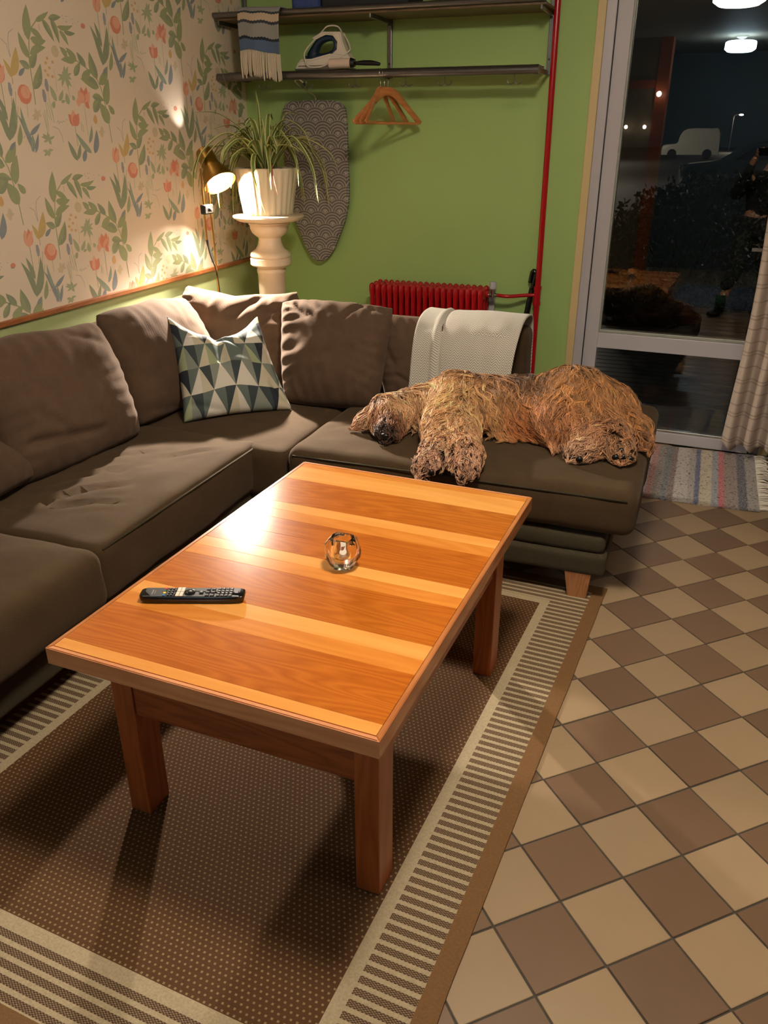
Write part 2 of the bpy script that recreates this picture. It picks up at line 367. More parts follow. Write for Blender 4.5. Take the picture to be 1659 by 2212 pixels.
# wallpaper above the moulding, printed with a garden of flowers
WP = [["s",4,0,-1628,1612,-1626,1657,-1625,1713,-1625,1752,-1617,1790,-1610,1824,-1593,1863,-1557,1893,-1522,1910],["l",-1615,1827,-1595,1942,43,0],["l",-1623,1766,-1659,1850,33,0],["l",-1594,1865,-1530,1831,24,0],["l",-1601,1832,-1518,1832,30,0],["l",-1616,1780,-1525,1809,28,0],["l",-1624,1735,-1577,1784,34,0],["l",-1627,1735,-1678,1755,27,0],["l",-1691,1706,-1652,1734,17,2],["l",-1624,1664,-1567,1753,40,0],["l",-1561,1892,-1481,1931,19,0],["l",-1523,1903,-1472,1832,27,0],["l",-1474,1913,-1444,1828,28,0],["l",-1487,1908,-1415,1920,22,0],["l",-1445,1885,-1352,1898,19,0],["l",-1409,1871,-1343,1872,17,1],["l",-1435,1874,-1393,1825,21,0],["s",4,0,-1200,1477,-1205,1554,-1212,1610,-1225,1678,-1245,1715,-1305,1754,-1353,1774,-1410,1806],["l",-1409,1785,-1446,1818,25,0],["l",-1357,1774,-1411,1818,30,0],["l",-1371,1771,-1449,1774,25,0],["l",-1306,1758,-1352,1808,29,1],["l",-1245,1716,-1275,1814,45,0],["l",-1385,1722,-1338,1773,29,0],["l",-1240,1686,-1348,1713,43,0],["l",-1342,1710,-1276,1752,34,0],["l",-1235,1697,-1167,1768,38,0],["l",-1202,1739,-1167,1768,16,2],["l",-1205,1621,-1172,1723,44,0],["l",-1201,1551,-1250,1631,53,0],["l",-1294,1594,-1231,1651,41,0],["l",-1290,1651,-1215,1637,27,0],["l",-1158,1589,-1194,1624,28,0],["l",-1195,1770,-1248,1910,29,1],["l",-1187,1836,-1218,1924,22,1],["l",-1195,1770,-1140,1916,38,1],["l",-1153,1752,-1127,1827,24,0],["l",-1674,1445,-1731,1578,23,2],["l",-1687,1502,-1710,1603,18,3],["l",-1684,1507,-1618,1549,18,2],["l",-1668,1445,-1637,1514,17,2],["l",-1685,1448,-1671,1512,23,3],["l",-1341,1438,-1425,1517,26,3],["l",-1349,1476,-1319,1545,19,3],["l",-1323,1436,-1292,1528,33,2],["l",-1435,1411,-1478,1488,26,1],["l",-1433,1416,-1404,1476,20,1],["l",-1400,1407,-1372,1457,26,2],["l",-1726,1697,-1755,1757,21,4],["l",-1725,1702,-1683,1799,38,4],["s",2,11,-1718,1764,-1717,1815,-1708,1841,-1685,1855],["s",2,11,-1719,1764,-1728,1805,-1751,1819],["s",3,11,-1726,1698,-1728,1677],["l",-1786,1112,-1797,1177,35,6],["l",-1786,1112,-1777,1180,35,5],["l",-1786,1112,-1757,1172,27,6],["s",3,0,-1786,1114,-1786,1064,-1786,1025],["e",-1677,1645,35,33,5],["e",-1671,1652,24,22,6],["s",2,9,-1674,1614,-1677,1569],["l",-1351,1625,-1374,1670,41,6],["l",-1351,1625,-1353,1684,37,5],["l",-1351,1625,-1321,1685,35,5],["l",-1351,1625,-1305,1667,35,6],["l",-1350,1628,-1340,1671,27,5],["l",-1380,1643,-1385,1610,27,6],["l",-1339,1628,-1319,1605,23,5],["s",2,9,-1347,1623,-1349,1574,-1349,1506],["l",-1424,1541,-1453,1583,35,5],["l",-1424,1541,-1423,1600,40,6],["l",-1424,1541,-1391,1587,33,5],["l",-1424,1541,-1411,1584,22,5],["s",2.5,0,-1422,1541,-1422,1465],["e",-1551,1681,11,25,7],["e",-1573,1644,11,25,7],["e",-1746,1659,10,25,7],["s",2,9,-1551,1657,-1548,1597,-1542,1571],["s",2,9,-1573,1621,-1568,1581,-1561,1561],["s",2,9,-1746,1636,-1753,1607],["e",-1526,1773,8,6,8],["e",-1499,1762,8,6,8],["e",-1538,1757,8,6,8],["e",-1522,1741,8,6,8],["e",-1547,1730,8,6,8],["e",-1535,1716,8,6,8],["e",-1511,1712,8,6,8],["s",1.5,9,-1501,1737,-1494,1700,-1500,1659],["l",-1439,1718,-1482,1723,12,9],["l",-1439,1718,-1488,1699,10,9],["l",-1439,1718,-1466,1679,15,9],["l",-1439,1718,-1429,1672,17,9],["l",-1439,1718,-1408,1681,16,9],["l",-1439,1718,-1402,1707,13,9],["l",-1439,1718,-1435,1754,16,9],["l",-1439,1718,-1414,1753,15,9],["l",-1439,1718,-1398,1731,10,9],["l",-1439,1718,-1453,1733,16,9],["l",-1586,1493,-1626,1501,11,9],["l",-1586,1493,-1617,1483,10,9],["l",-1586,1493,-1588,1519,16,9],["l",-1586,1493,-1550,1504,10,9],["l",-1586,1493,-1575,1473,16,9],["l",-1586,1493,-1616,1512,14,9],["l",-1601,1449,-1628,1452,11,9],["l",-1601,1449,-1625,1434,12,9],["l",-1601,1449,-1597,1431,16,9],["l",-1601,1449,-1569,1454,10,9],["l",-1601,1449,-1587,1439,14,9],["s",2,9,-1432,1677,-1428,1644],["l",-1508,1626,-1535,1682,25,9],["l",-1495,1629,-1462,1669,19,9],["l",-1534,1602,-1518,1627,19,9],["l",-1483,1624,-1457,1630,11,9],["l",-1442,1617,-1445,1659,26,9],["l",-1402,1634,-1413,1652,18,9],["l",-1293,1548,-1286,1586,26,8],["s",2.2,9,-1585,1514,-1595,1586],["s",2.2,9,-1579,1519,-1574,1596],["s",2.2,9,-1553,1558,-1562,1622],["s",2.2,9,-1541,1551,-1543,1617],["s",2.2,9,-1585,1530,-1585,1596],["s",2.2,9,-1746,1544,-1721,1653],["s",2.2,9,-1743,1539,-1721,1603],["s",2.2,9,-1545,1863,-1544,1884],["s",2.2,9,-1386,1522,-1383,1555],["s",2.2,9,-1374,1517,-1376,1547],["l",-1629,1576,-1657,1574,11,10],["l",-1629,1576,-1635,1600,18,10],["l",-1629,1576,-1608,1595,15,10],["l",-1629,1576,-1602,1575,12,10],["l",-1629,1576,-1631,1555,18,10],["l",-1629,1576,-1653,1560,14,10],["l",-1259,1519,-1281,1517,13,10],["l",-1259,1519,-1256,1542,22,10],["l",-1259,1519,-1237,1520,13,10],["l",-1259,1519,-1261,1497,22,10],["e",-1476,1800,21,21,10],["e",-1290,1903,13,9,5],["l",-1304,1899,-1281,1895,9,7],["s",1.3,7,-1526,1551,-1516,1559,-1514,1548,-1504,1556,-1497,1551,-1486,1559,-1479,1554],["s",1.5,7,-1470,1565,-1463,1561],["s",1.6,7,-1552,1538,-1523,1530,-1508,1506,-1506,1480],["e",-1429,1546,2,2,10],["e",-1695,1505,2,2,7],["e",-1718,1498,2,2,10],["e",-1378,1926,2,2,7],["e",-1749,1668,2,1,10],["e",-1349,1905,2,2,7],["e",-1431,1526,2,2,10],["e",-1695,1519,2,2,7],["e",-1598,1689,2,2,10],["e",-1716,1500,2,2,7],["e",-1558,1698,2,2,10],["e",-1727,1680,2,1,7],["e",-1554,1700,2,2,10],["e",-1575,1685,2,2,7],["e",-1413,1547,2,2,10],["e",-1435,1542,2,2,7],["e",-1750,1673,2,1,10],["e",-1389,1909,2,2,7],["e",-1701,1504,2,2,10],["e",-1704,1511,2,2,7],["e",-1439,1539,2,2,10],["e",-1739,1672,2,1,7],["e",-1361,1910,2,2,10],["e",-1712,1503,2,2,7],["e",-1732,1675,2,1,10],["e",-1402,1916,2,2,7],["e",-1722,1687,2,1,10],["e",-1598,1685,2,2,7],["e",-1466,1544,2,2,10],["e",-1594,1693,2,2,7],["e",-1598,1690,2,2,10],["e",-1383,1907,2,2,7],["e",-1386,1905,2,2,10],["e",-1406,1925,2,2,7],["e",-1713,1514,2,2,10],["e",-1351,1919,2,2,7],["e",-1768,1666,2,1,10],["e",-1388,1926,2,2,7],["e",-1581,1697,2,2,10],["e",-1701,1497,2,2,7],["e",-1744,1673,2,1,10],["e",-1575,1698,2,2,7],["e",-1739,1666,2,1,10],["e",-1316,1916,2,2,7],["e",-1703,1499,2,2,10],["e",-1701,1510,2,2,7]]
PALC = [sr(126, 146, 92), sr(104, 130, 98), sr(96, 122, 140), sr(112, 146, 128), sr(196, 164, 80), sr(218, 112, 82), sr(230, 158, 126), sr(128, 138, 152), sr(214, 162, 84), sr(150, 166, 122), sr(206, 190, 150), sr(150, 152, 156)]
PALC = [tuple(0.78 * q + 0.22 * w for q, w in zip(c_, sr(232, 214, 192))) for c_ in PALC]
PALM = [simple('wallpaper_ink_%s' % n, c, 0.7, 40, 0.10) for n, c in zip('leaf_green|dark_leaf|blue|teal|ochre_leaf|coral|pale_coral|slate|yellow|sage|straw|grey'.split('|'), PALC)]
M_PAPER = wallmat('cream_wallpaper', sr(232, 214, 192), bumpy=0.05)
wpo = struct('wallpaper', mkbox(0.0, 0.0012, -5.2, -0.0005, 0.855, 2.748), M_PAPER, WL)
def print_mesh():
    bm = BM(); zc = [0]
    def face(pts, mi):
        zc[0] = (zc[0] + 1) % 12
        x = 0.0016 + zc[0] * 0.00003 + (0.0002 if mi in (5, 6, 8) else 0)
        try:
            f = bm.faces.new([bm.verts.new((x, p[0], p[1])) for p in pts]); f.material_index = mi
        except ValueError: pass
    def leafp(b, t, w, c, r):
        b = Vector(b); t = Vector(t); d = t - b; n = Vector((-d.y, d.x)).normalized(); k = (r.random() - 0.5) * 0.16 * d.length
        N = 8; l, m_, rr = [], [], []
        for i in range(N + 1):
            s = i / N; hw = w * 0.5 * math.sin(PI * s ** 0.75) ** 0.9 if 0 < s < 1 else 0
            c0 = b + d * s + n * k * math.sin(PI * s); l.append(c0 + n * hw); rr.append(c0 - n * hw); m_.append(c0)
        dk = {0: 1, 2: 2, 3: 2, 5: 5}.get(c, c)
        face([*m_[::-1], *l[1:-1]], c)
        face([*m_, *rr[1:-1][::-1]], dk if r.random() < 0.45 else c)
    for k in range(-6, 4):
        for m in range(-3, 5):
            oy, oz = k * 0.598, m * 0.564 - (k % 2) * 0.282; r = random.Random(5)
            for e in WP:
                if e[0] == 'l':
                    y0, z0, y1, z1, w, c = e[1:]; ys = [y0 / 1000 + oy, y1 / 1000 + oy]; zs = [z0 / 1000 + oz, z1 / 1000 + oz]
                    if max(ys) > -0.01 or min(ys) < -5.1 or max(zs) < 0.86 or min(zs) > 2.73: r.random(); r.random(); continue
                    leafp((ys[0], zs[0]), (ys[1], zs[1]), w / 1000, c, r)
                elif e[0] == 'e':
                    y0, z0, a, b, c = e[1:]; y0 = y0 / 1000 + oy; z0 = z0 / 1000 + oz
                    if y0 > -0.03 or y0 < -5.1 or z0 < 0.84 or z0 > 2.7: continue
                    n = 14 if a > 12 else 6; ph = r.random() * 6
                    face([(y0 + a / 1000 * math.cos(2 * PI * q / n) * (1 + 0.07 * math.sin(q * 2.7 + ph)), z0 + b / 1000 * math.sin(2 * PI * q / n)) for q in range(n)], c)
                else:
                    wd_, c = e[1], e[2]; P = [Vector((e[i] / 1000 + oy, e[i + 1] / 1000 + oz)) for i in range(3, len(e), 2)]
                    if max(p.x for p in P) > -0.01 or min(p.x for p in P) < -5.1 or max(p.y for p in P) < 0.86 or min(p.y for p in P) > 2.73: continue
                    for a, b in zip(P, P[1:]):
                        d = (b - a); nn = Vector((-d.y, d.x)).normalized() * (wd_ * 0.00055)
                        face([a - nn, b - nn, b + nn, a + nn], c)
    for co, no in (((0, 0, 0.862), (0, 0, -1)), ((0, 0, 2.747), (0, 0, 1)), ((0, -0.001, 0), (0, 1, 0))):
        bmesh.ops.bisect_plane(bm, geom=bm.verts[:] + bm.edges[:] + bm.faces[:], plane_co=co, plane_no=no, clear_outer=True)
    return bm
po = obj('printed_flowers', print_mesh(), PALM, wpo)
M_MOULD = wood('oak_moulding', sr(176, 112, 66), sr(140, 82, 46), 'y', 0.4)
bm = BM(); box(bm, 0.0, 0.016, -6.9, -0.001, 0.845, 0.866, 0.003); struct('trim_1', bm, M_MOULD)
bm = BM(); box(bm, 0.0, 0.012, -6.9, -0.001, 0.0, 0.07, 0.003); struct('baseboard_left', bm, M_TRIM)
bm = BM(); box(bm, 0.012, 1.84, -0.012, 0, 0.0, 0.07, 0.003); struct('baseboard_back', bm, M_TRIM)

# ---- floor: quarry tiles laid on the diagonal
fl = struct('floor', mkbox(-0.12, 4.52, -8.72, 0.16, -0.06, -0.0035), M_GROUT)
def tilemat(name, col):
    m = Mat(name, 0.34); oi = m.nt.nodes.new('ShaderNodeObjectInfo'); r = X(m.nt, oi.outputs['Random'])
    n = m.noise(5, 4); c = m.mix(n * 0.6 + r * 0.5 - 0.05, [v * 0.84 for v in col], [min(1, v * 1.12) for v in col])
    m.set('Base Color', c); m.set('Roughness', n * 0.12 + 0.30); m.bump(m.noise(24, 2), 0.06, 0.002); m.set('Specular IOR Level', 0.4); return m.m
MT = [tilemat('beige_tile', sr(160, 137, 108)), tilemat('brown_tile', sr(118, 94, 74))]
TS, TA = 0.165, math.radians(42.683); TU = Vector((math.cos(TA), math.sin(TA))); TV = Vector((math.sin(TA), -math.cos(TA))); TO = Vector((2.490, -2.983))
tb = BM(); hs = TS / 2 - 0.0022
box(tb, -hs, hs, -hs, hs, -0.005, 0.0, 0.0012, seg=1)
tme = []
for mm in MT:
    me = bpy.data.meshes.new('tile'); tb.to_mesh(me); me.materials.append(mm); tme.append(me)
tb.free()
cand = []
for i in range(-60, 60):
    for j in range(-60, 60):
        c = TO + TU * (TS * (i + 0.5)) + TV * (TS * (j + 0.5))
        if -0.05 < c.x < 4.45 and -8.6 < c.y < 0.02: cand.append((i, j, c))
def insight(c):
    d = Vector((c.x, c.y, 0)) - CAM; z = d.dot(_fwd)
    if z < 0.3: return 1e6
    u, v = d.dot(_right) / z * 1763.5, -d.dot(_up) / z * 1763.5
    if abs(u) > 900 or abs(v) > 1180: return 1e5 + z
    if c.x < 2.06 + (c.y + 3.5) * 0.06 and c.y < -1.6: return 1e4 + z
    if c.x < 2.1: return 1e4 + z
    return z
cand.sort(key=lambda t: insight(t[2]))
rest = [BM(), BM()]
RT = Matrix.Rotation(TA - PI / 2, 4, 'Z')
for n, (i, j, c) in enumerate(cand):
    k = 0 if (i + j) % 2 else 1
    zj = -0.0006 + 0.0006 * math.sin(i * 12.9 + j * 78.2)
    if n < 300:
        o = bpy.data.objects.new('tile', tme[k]); COL.objects.link(o); o.parent = fl
        o.location = (c.x, c.y, zj); o.rotation_euler = (0.0015 * math.sin(i * 3 + j), 0.0015 * math.cos(i + 5 * j), TA)
    else: box(rest[k], -hs, hs, -hs, hs, -0.005, 0, M=Matrix.Translation((c.x, c.y, zj)) @ Matrix.Rotation(TA, 4, 'Z'))
for k in (0, 1):
    o = obj('tiles', rest[k], MT[k], fl); o['kind'] = 'stuff'

# ---- door and its frame
struct('trim_2', mkbox(1.845, 1.884, -0.018, 0.03, 0, 2.48, 0.003), M_TRIM)
struct('trim_3', mkbox(2.87, 2.92, -0.018, 0.03, 0, 2.48, 0.003), M_TRIM)
struct('trim_4', mkbox(1.845, 2.92, -0.018, 0.03, 2.44, 2.49, 0.003), M_TRIM)
bm = BM(); box(bm, 1.884, 1.929, -0.008, 0.12, 0, 2.44, 0.002); box(bm, 2.83, 2.87, -0.008, 0.12, 0, 2.44, 0.002); box(bm, 1.929, 2.83, -0.008, 0.12, 2.40, 2.44, 0.002)
struct('door_frame', bm, M_WHITE)
struct('threshold', mkbox(1.929, 2.83, 0.02, 0.12, -0.01, 0.012, 0.002), simple('threshold_metal', sr(90, 90, 92), 0.4, 20, Metallic=0.8))
DA = math.radians(-2.3)
door = bpy.data.objects.new('door_1', None); COL.objects.link(door); door.location = (1.944, 0.0, 0.0); door.rotation_euler = (0, 0, DA)
door['kind'] = 'structure'
DWd = 0.875
def dpart(name, bm, mat): 
    o = obj(name, bm, mat, door, local=True); return o
dpart('stile', mkbox(-0.010, 0.058, 0, 0.05, 0.008, 2.39, 0.002), M_WHITE)
dpart('stile', mkbox(DWd - 0.058, DWd, 0, 0.05, 0.008, 2.39, 0.002), M_WHITE)
dpart('rail', mkbox(0.058, DWd - 0.058, 0, 0.05, 0.008, 0.066, 0.002), M_WHITE)
dpart('rail', mkbox(0.058, DWd - 0.058, 0, 0.05, 0.488, 0.566, 0.002), M_WHITE)
dpart('rail', mkbox(0.058, DWd - 0.058, 0, 0.05, 2.32, 2.39, 0.002), M_WHITE)
M_BEAD = simple('glazing_bead', sr(150, 152, 140), 0.4, 20)
M_ALU = simple('aluminium_strip', sr(190, 186, 178), 0.25, 30, Metallic=0.9)
b = BM(); box(b, 0.058, 0.066, 0.012, 0.05, 0.566, 2.32); box(b, DWd - 0.066, DWd - 0.058, 0.012, 0.05, 0.566, 2.32); box(b, 0.058, DWd - 0.058, 0.010, 0.05, 0.566, 0.582, 0.003)
dpart('glazing_bead', b, M_BEAD)
dpart('drip_strip', mkbox(0.058, DWd - 0.058, 0.006, 0.03, 0.066, 0.080, 0.003), M_ALU)
mg = Mat('window_glass', 0.0, (0.97, 1, 0.98)); mg.set('Transmission Weight', 1.0); mg.set('IOR', 1.72)
g = obj('glass_pane', mkbox(0, DWd - 0.118, -0.002, 0.002, 0, 1.755), mg.m, door, local=True); g.location = (0.059, 0.016, 0.567); g.rotation_euler = (-0.0153, 0, 0)
g = obj('glass_pane', mkbox(0, DWd - 0.118, -0.002, 0.002, 0, 0.424), mg.m, door, local=True); g.location = (0.059, 0.024, 0.065); g.rotation_euler = (-0.0153, 0, 0)
dh = dpart('door_handle', tube(BM(), smooth_path([(DWd - 0.03, -0.001, 1.02), (DWd - 0.03, -0.045, 1.02), (DWd - 0.06, -0.05, 1.02), (DWd - 0.15, -0.05, 1.02)], 5), 0.009), M_ALU)

# ---- far end of the room, seen only mirrored in the door
M_POST = wood('red_pine_post', sr(170, 84, 38), sr(130, 58, 24), 'z', 0.4)
struct('trim_5', mkbox(1.09, 1.23, -7.0, -6.84, 0, 2.75, 0.004), M_POST)
struct('trim_6', mkbox(0.0, 1.09, -6.9, -6.86, 2.22, 2.31, 0.004), M_POST)
M_LAMPGL = Mat('lamp_diffuser_glow', 0.5, (1, 0.9, 0.75)); M_LAMPGL.set('Emission Color', (1, 0.86, 0.69, 1)); M_LAMPGL.set('Emission Strength', 122.0); M_LAMPGL = M_LAMPGL.m
M_LAMPCO = Mat('cool_diffuser_glow', 0.5, (0.9, 0.95, 1)); M_LAMPCO.set('Emission Color', (0.62, 0.85, 1, 1)); M_LAMPCO.set('Emission Strength', 60.0); M_LAMPCO = M_LAMPCO.m
M_LAMPB = simple('lamp_base_white', sr(215, 210, 200), 0.5)
def ceil_lamp(x, y, label, mg_, r=0.18, z=2.44):
    t = thing('ceiling_lamp', label, 'lamp', (x, y, 2.75))
    obj('diffuser', lathe(BM(), [(0.001, z), (r * 0.8, z + 0.006), (r, z + 0.03), (r, z + 0.10), (r * 0.9, z + 0.11)], (x, y, 0), 36), mg_, t, smooth=True)
    obj('rod', tube(BM(), [(x, y, z + 0.11), (x, y, 2.725)], 0.012), M_LAMPB, t, smooth=AA)
    obj('canopy', lathe(BM(), [(0.03, 2.715), (0.06, 2.73), (0.065, 2.75)], (x, y, 0), 24), M_LAMPB, t, smooth=AA)
ceil_lamp(2.2, -2.9, 'round warm white ceiling lamp above the coffee table', M_LAMPGL)
ceil_lamp(1.95, -7.02, 'cool white ceiling lamp at the far end, mirrored in the door glass', M_LAMPCO, 0.17, 2.58)
M_LAMPPK = Mat('pinkish_diffuser_glow', 0.5, (1, 0.95, 0.95)); M_LAMPPK.set('Emission Color', (1, 0.84, 0.80, 1)); M_LAMPPK.set('Emission Strength', 24.0); M_LAMPPK = M_LAMPPK.m
ceil_lamp(3.95, -3.05, 'ceiling lamp over the open side of the room', M_LAMPPK, 0.16)
M_BULBW = Mat('small_bulb_glow', 0.5, (1, 0.9, 0.8)); M_BULBW.set('Emission Color', (1, 0.8, 0.6, 1)); M_BULBW.set('Emission Strength', 30.0); M_BULBW = M_BULBW.m
for k, (x, y, z, r) in enumerate(((0.80, -6.86, 1.80, 0.022), (1.02, -6.86, 1.80, 0.022), (1.15, -6.80, 2.15, 0.03))):
    t = thing('wall_lamp', ['small wall lamp furthest from the red post', 'small wall lamp next to the red post', 'brighter small lamp high on the red post'][k], 'lamp', (x, y, z))
    b = BM(); bmesh.ops.create_uvsphere(b, u_segments=16, v_segments=10, radius=r); bmesh.ops.translate(b, vec=(x, y + 0.04, z), verts=b.verts)
    obj('bulb', b, M_BULBW, t, smooth=True)
    obj('bracket', tube(BM(), [(x, y - (0.04 if k == 2 else 0.035), z), (x, y + 0.03, z)], 0.008), M_ALU, t)

# ---- rugs
def rug_mat():
    m = Mat('flat_woven_rug', 0.9); x, y, z = m.coord('Object')
    ax, ay = x.abs(), y.abs(); d = (ax - 0.5325).mx(ay - 0.8525)
    st = (y * (1 / 0.026)).fract(); line = st.lt(0.40)
    chk = ((x * (1 / 0.0085)).fract().lt(0.55) * (y * (1 / 0.0052)).fract().lt(0.6) + (x * (1 / 0.0085) + 0.5).fract().lt(0.55) * (y * (1 / 0.0052) + 0.5).fract().lt(0.5))
    wv = m.noise(220, 2, m.cv)
    yr = (y * (1 / 0.0125)); off = (yr.floor() * 0.5).fract()
    dot = ((x * (1 / 0.0135)) + off).fract().lt(0.36) * yr.fract().lt(0.36)
    lt, bd, dk = sr(188, 172, 140), sr(130, 98, 64), sr(92, 65, 42)
    field = m.mix(dot * 0.75, dk, sr(168, 146, 106)); stripes = m.mix(line, m.mix(chk.mn(1.0), sr(150, 132, 104), sr(84, 64, 50)), lt)
    c = m.mix(d.gt(0.0), field, lt); c = m.mix(d.gt(0.030), c, stripes); c = m.mix(d.gt(0.155), c, bd)
    c2 = m.mix(wv * 0.5, c, sr(66, 46, 30)); m.set('Base Color', c2); m.set('Specular IOR Level', 0.1)
    m.bump(dot * 0.6 + wv, 0.5, 0.002); return m.m
RUGT = math.radians(-3.55)
b = BM(); box(b, -0.7325, 0.7325, -1.0525, 1.0525, 0, 0.006, 0.002)
bmesh.ops.subdivide_edges(b, edges=[e for e in b.edges if e.calc_length() > 1], cuts=60, use_grid_fill=True)
for v in b.verts:
    if abs(v.co.x) > 0.728: v.co.x += 0.0035 * mnoise.noise(Vector((0, v.co.y * 6, 1)))
ro = obj('area_rug', b, rug_mat()); ro.location = (1.510, -2.701, 0.0); ro.rotation_euler = (0, 0, RUGT)
tag(ro, 'large flat woven brown rug with beige striped border under the coffee table', 'rug')

def rag_mat():
    m = Mat('rag_rug_weave', 0.95); x, y, z = m.coord('Object')
    jag = (y * (1 / 0.011)).fract() * 0.007 + m.noise(30, 2, m.cv) * 0.012
    u = x + jag
    stops = [(1.90, (150, 150, 160)), (2.02, (120, 90, 90)), (2.10, (160, 160, 165)), (2.20, (70, 84, 110)), (2.27, (150, 140, 140)), (2.335, (150, 150, 160)), (2.372, (165, 110, 108)), (2.40, (128, 122, 116)), (2.438, (92, 104, 112)), (2.470, (110, 92, 88)), (2.495, (178, 172, 168)), (2.555, (160, 156, 152)), (2.585, (66, 86, 128)), (2.607, (190, 178, 156)), (2.66, (140, 150, 160)), (2.69, (192, 92, 100)), (2.715, (140, 126, 122)), (2.775, (62, 72, 92)), (2.815, (150, 146, 144))]
    f = (u - 1.9) * (1 / 0.96)
    c = m.ramp(f, [((p - 1.9) / 0.96, sr(*q)) for p, q in stops], 'CONSTANT')
    c = m.mix(0.28, c, sr(140, 132, 126)); sp = m.noise(170, 2, m.cv); c = m.mix((sp - 0.50) * 3.0, c, sr(180, 175, 170)); c = m.mix((m.noise(90, 2, m.cv) - 0.55) * 5.0, c, sr(60, 56, 60))
    m.set('Base Color', c); m.set('Specular IOR Level', 0.1); m.bump((y * (1 / 0.011)).fract() + sp, 0.6, 0.004); return m.m
t = thing('rag_rug', 'striped multicoloured rag rug with white fringe in front of the glass door', 'rug', (2.36, -0.42, 0))
M_RAG = rag_mat(); b = BM()
surf_grid(b, 60, 24, lambda u, v: (1.90 + 0.955 * u, -0.045 - 0.735 * v + 0.006 * math.sin(u * 7), 0.007 + 0.0015 * math.sin(u * 40) + 0.001 * nz((u * 3, v * 3, 0), 3)))
r = bmesh.ops.extrude_face_region(b, geom=b.faces[:]); bmesh.ops.translate(b, vec=(0, 0, -0.006), verts=[v for v in r['geom'] if isinstance(v, bmesh.types.BMVert)])
bmesh.ops.recalc_face_normals(b, faces=b.faces)
me = bpy.data.meshes.new('woven_body'); b.to_mesh(me); b.free()
o = put('woven_body', me, M_RAG); o.parent = t; o.matrix_parent_inverse = parent_world(t).inverted()
b = BM()
for k in range(58):
    y = -0.06 - 0.70 * k / 57; r = random.Random(k); L = 0.05 + 0.02 * r.random(); dy = (r.random() - 0.5) * 0.03
    tube(b, smooth_path([(2.853, y, 0.006), (2.853 + L * 0.5, y + dy * 0.3 + 0.006 * math.sin(k), 0.008 + 0.006 * r.random()), (2.853 + L, y + dy, 0.005)], 3), [0.0028] * 7, 5)
o = obj('fringe', b, simple('white_cotton_fringe', sr(215, 208, 195), 0.9), t); o['kind'] = 'stuff'
tag(obj('door_mat', mkbox(2.93, 3.35, -0.80, -0.16, 0, 0.009, 0.003), simple('black_mat', sr(20, 20, 22), 0.9, 200, 0.5)), 'black mat beside the fringed end of the rag rug', 'mat')
b = BM()
surf_grid(b, 2, 60, lambda u, v: (1.75 + 1.2 * u, -4.95 - 1.85 * v, 0.006))
ms = Mat('blue_striped_runner', 0.9); x, y, z = ms.coord('Object'); f = (y * (1 / 0.11)).fract().lt(0.5); ms.set('Base Color', ms.mix(f, sr(36, 40, 48), sr(135, 145, 165)))
r = bmesh.ops.extrude_face_region(b, geom=b.faces[:]); bmesh.ops.translate(b, vec=(0, 0, -0.005), verts=[v for v in r['geom'] if isinstance(v, bmesh.types.BMVert)])
tag(obj('striped_runner', b, ms.m), 'blue and dark striped runner on the floor beyond the person', 'rug')
# ------------------------------------------------------------------ sofa
def fabric(name, c1, c2, bump=0.35, sheen=0.10):
    m = Mat(name, 0.95); x, y, z = m.coord('Object')
    n1 = m.noise(9, 4, m.cv, 0.65); n2 = m.noise(330, 2, m.cv); n3 = m.noise(2.5, 2, m.cv)
    wv = ((x + y) * 900).sin() * ((z - y * 0.6 + x * 0.6) * 900).sin()
    m.set('Base Color', m.mix(n1 * 0.7 + n2 * 0.5 + n3 * 0.3 - 0.28, c1, c2)); m.set('Specular IOR Level', 0.1)
    m.set('Sheen Weight', sheen); m.set('Sheen Roughness', 0.5); m.set('Sheen Tint', (0.75, 0.62, 0.52, 1))
    m.bump(wv * 0.25 + n2 * 0.8, bump, 0.0012); return m.m
M_SOFA = fabric('brown_olive_upholstery', sr(55, 43, 29), sr(86, 69, 48))
M_SOFA2 = fabric('brown_olive_weave', sr(50, 46, 34), sr(76, 70, 53), 0.5)
M_CUSH = fabric('brown_cushion_fabric', sr(68, 53, 41), sr(104, 83, 66), 0.35, 0.15)
M_LEG = wood('oak_leg', sr(190, 135, 90), sr(158, 104, 64), 'z', 0.45)
S = thing('corner_sofa', 'large dark brown fabric corner sofa along the two walls', 'sofa', (1.0, -1.6, 0))
def sp(name, bm, mat=None): return obj(name, bm, mat or M_SOFA, S, smooth=True)
sp('seat_cushion', pad(0.30, 0.965, -3.62, -2.725, 0.235, 0.425, 0.045, crown=0.03, wr=0.006, sd=3))
sp('seat_cushion', pad(0.30, 0.925, -2.715, -1.715, 0.215, 0.410, 0.028, crown=0.022, wr=0.005, sd=5,
   folds=[(0.50, -2.60, 0.74, -2.30, 0.020, 0.017), (0.46, -2.42, 0.70, -2.12, 0.017, 0.014), (0.62, -2.55, 0.82, -2.42, 0.013, 0.012), (0.45, -2.20, 0.66, -1.98, 0.012, 0.013), (0.70, -2.05, 0.84, -1.88, 0.011, 0.011), (0.40, -2.64, 0.60, -2.50, 0.014, 0.013), (0.60, -2.25, 0.84, -2.20, 0.010, 0.012)]))
sp('seat_cushion', pad(0.30, 1.068, -1.80, -0.90, 0.20, 0.404, 0.035, crown=0.016, wr=0.003, sd=8))
sp('seat_cushion', pad(1.078, 2.375, -1.815, -0.735, 0.265, 0.430, 0.045, crown=0.012, wr=0.004, sd=11, folds=[(1.15, -1.55, 1.30, -1.35, 0.004, 0.02), (1.85, -1.65, 2.0, -1.6, 0.003, 0.02)]))
def seam(pts): 
    o = obj('piping', tube(BM(), pts, 0.0035, 6), M_SOFA2, S, smooth=True)
seam([(0.921, -2.69, 0.397), (0.926, -2.2, 0.399), (0.922, -1.74, 0.397)])
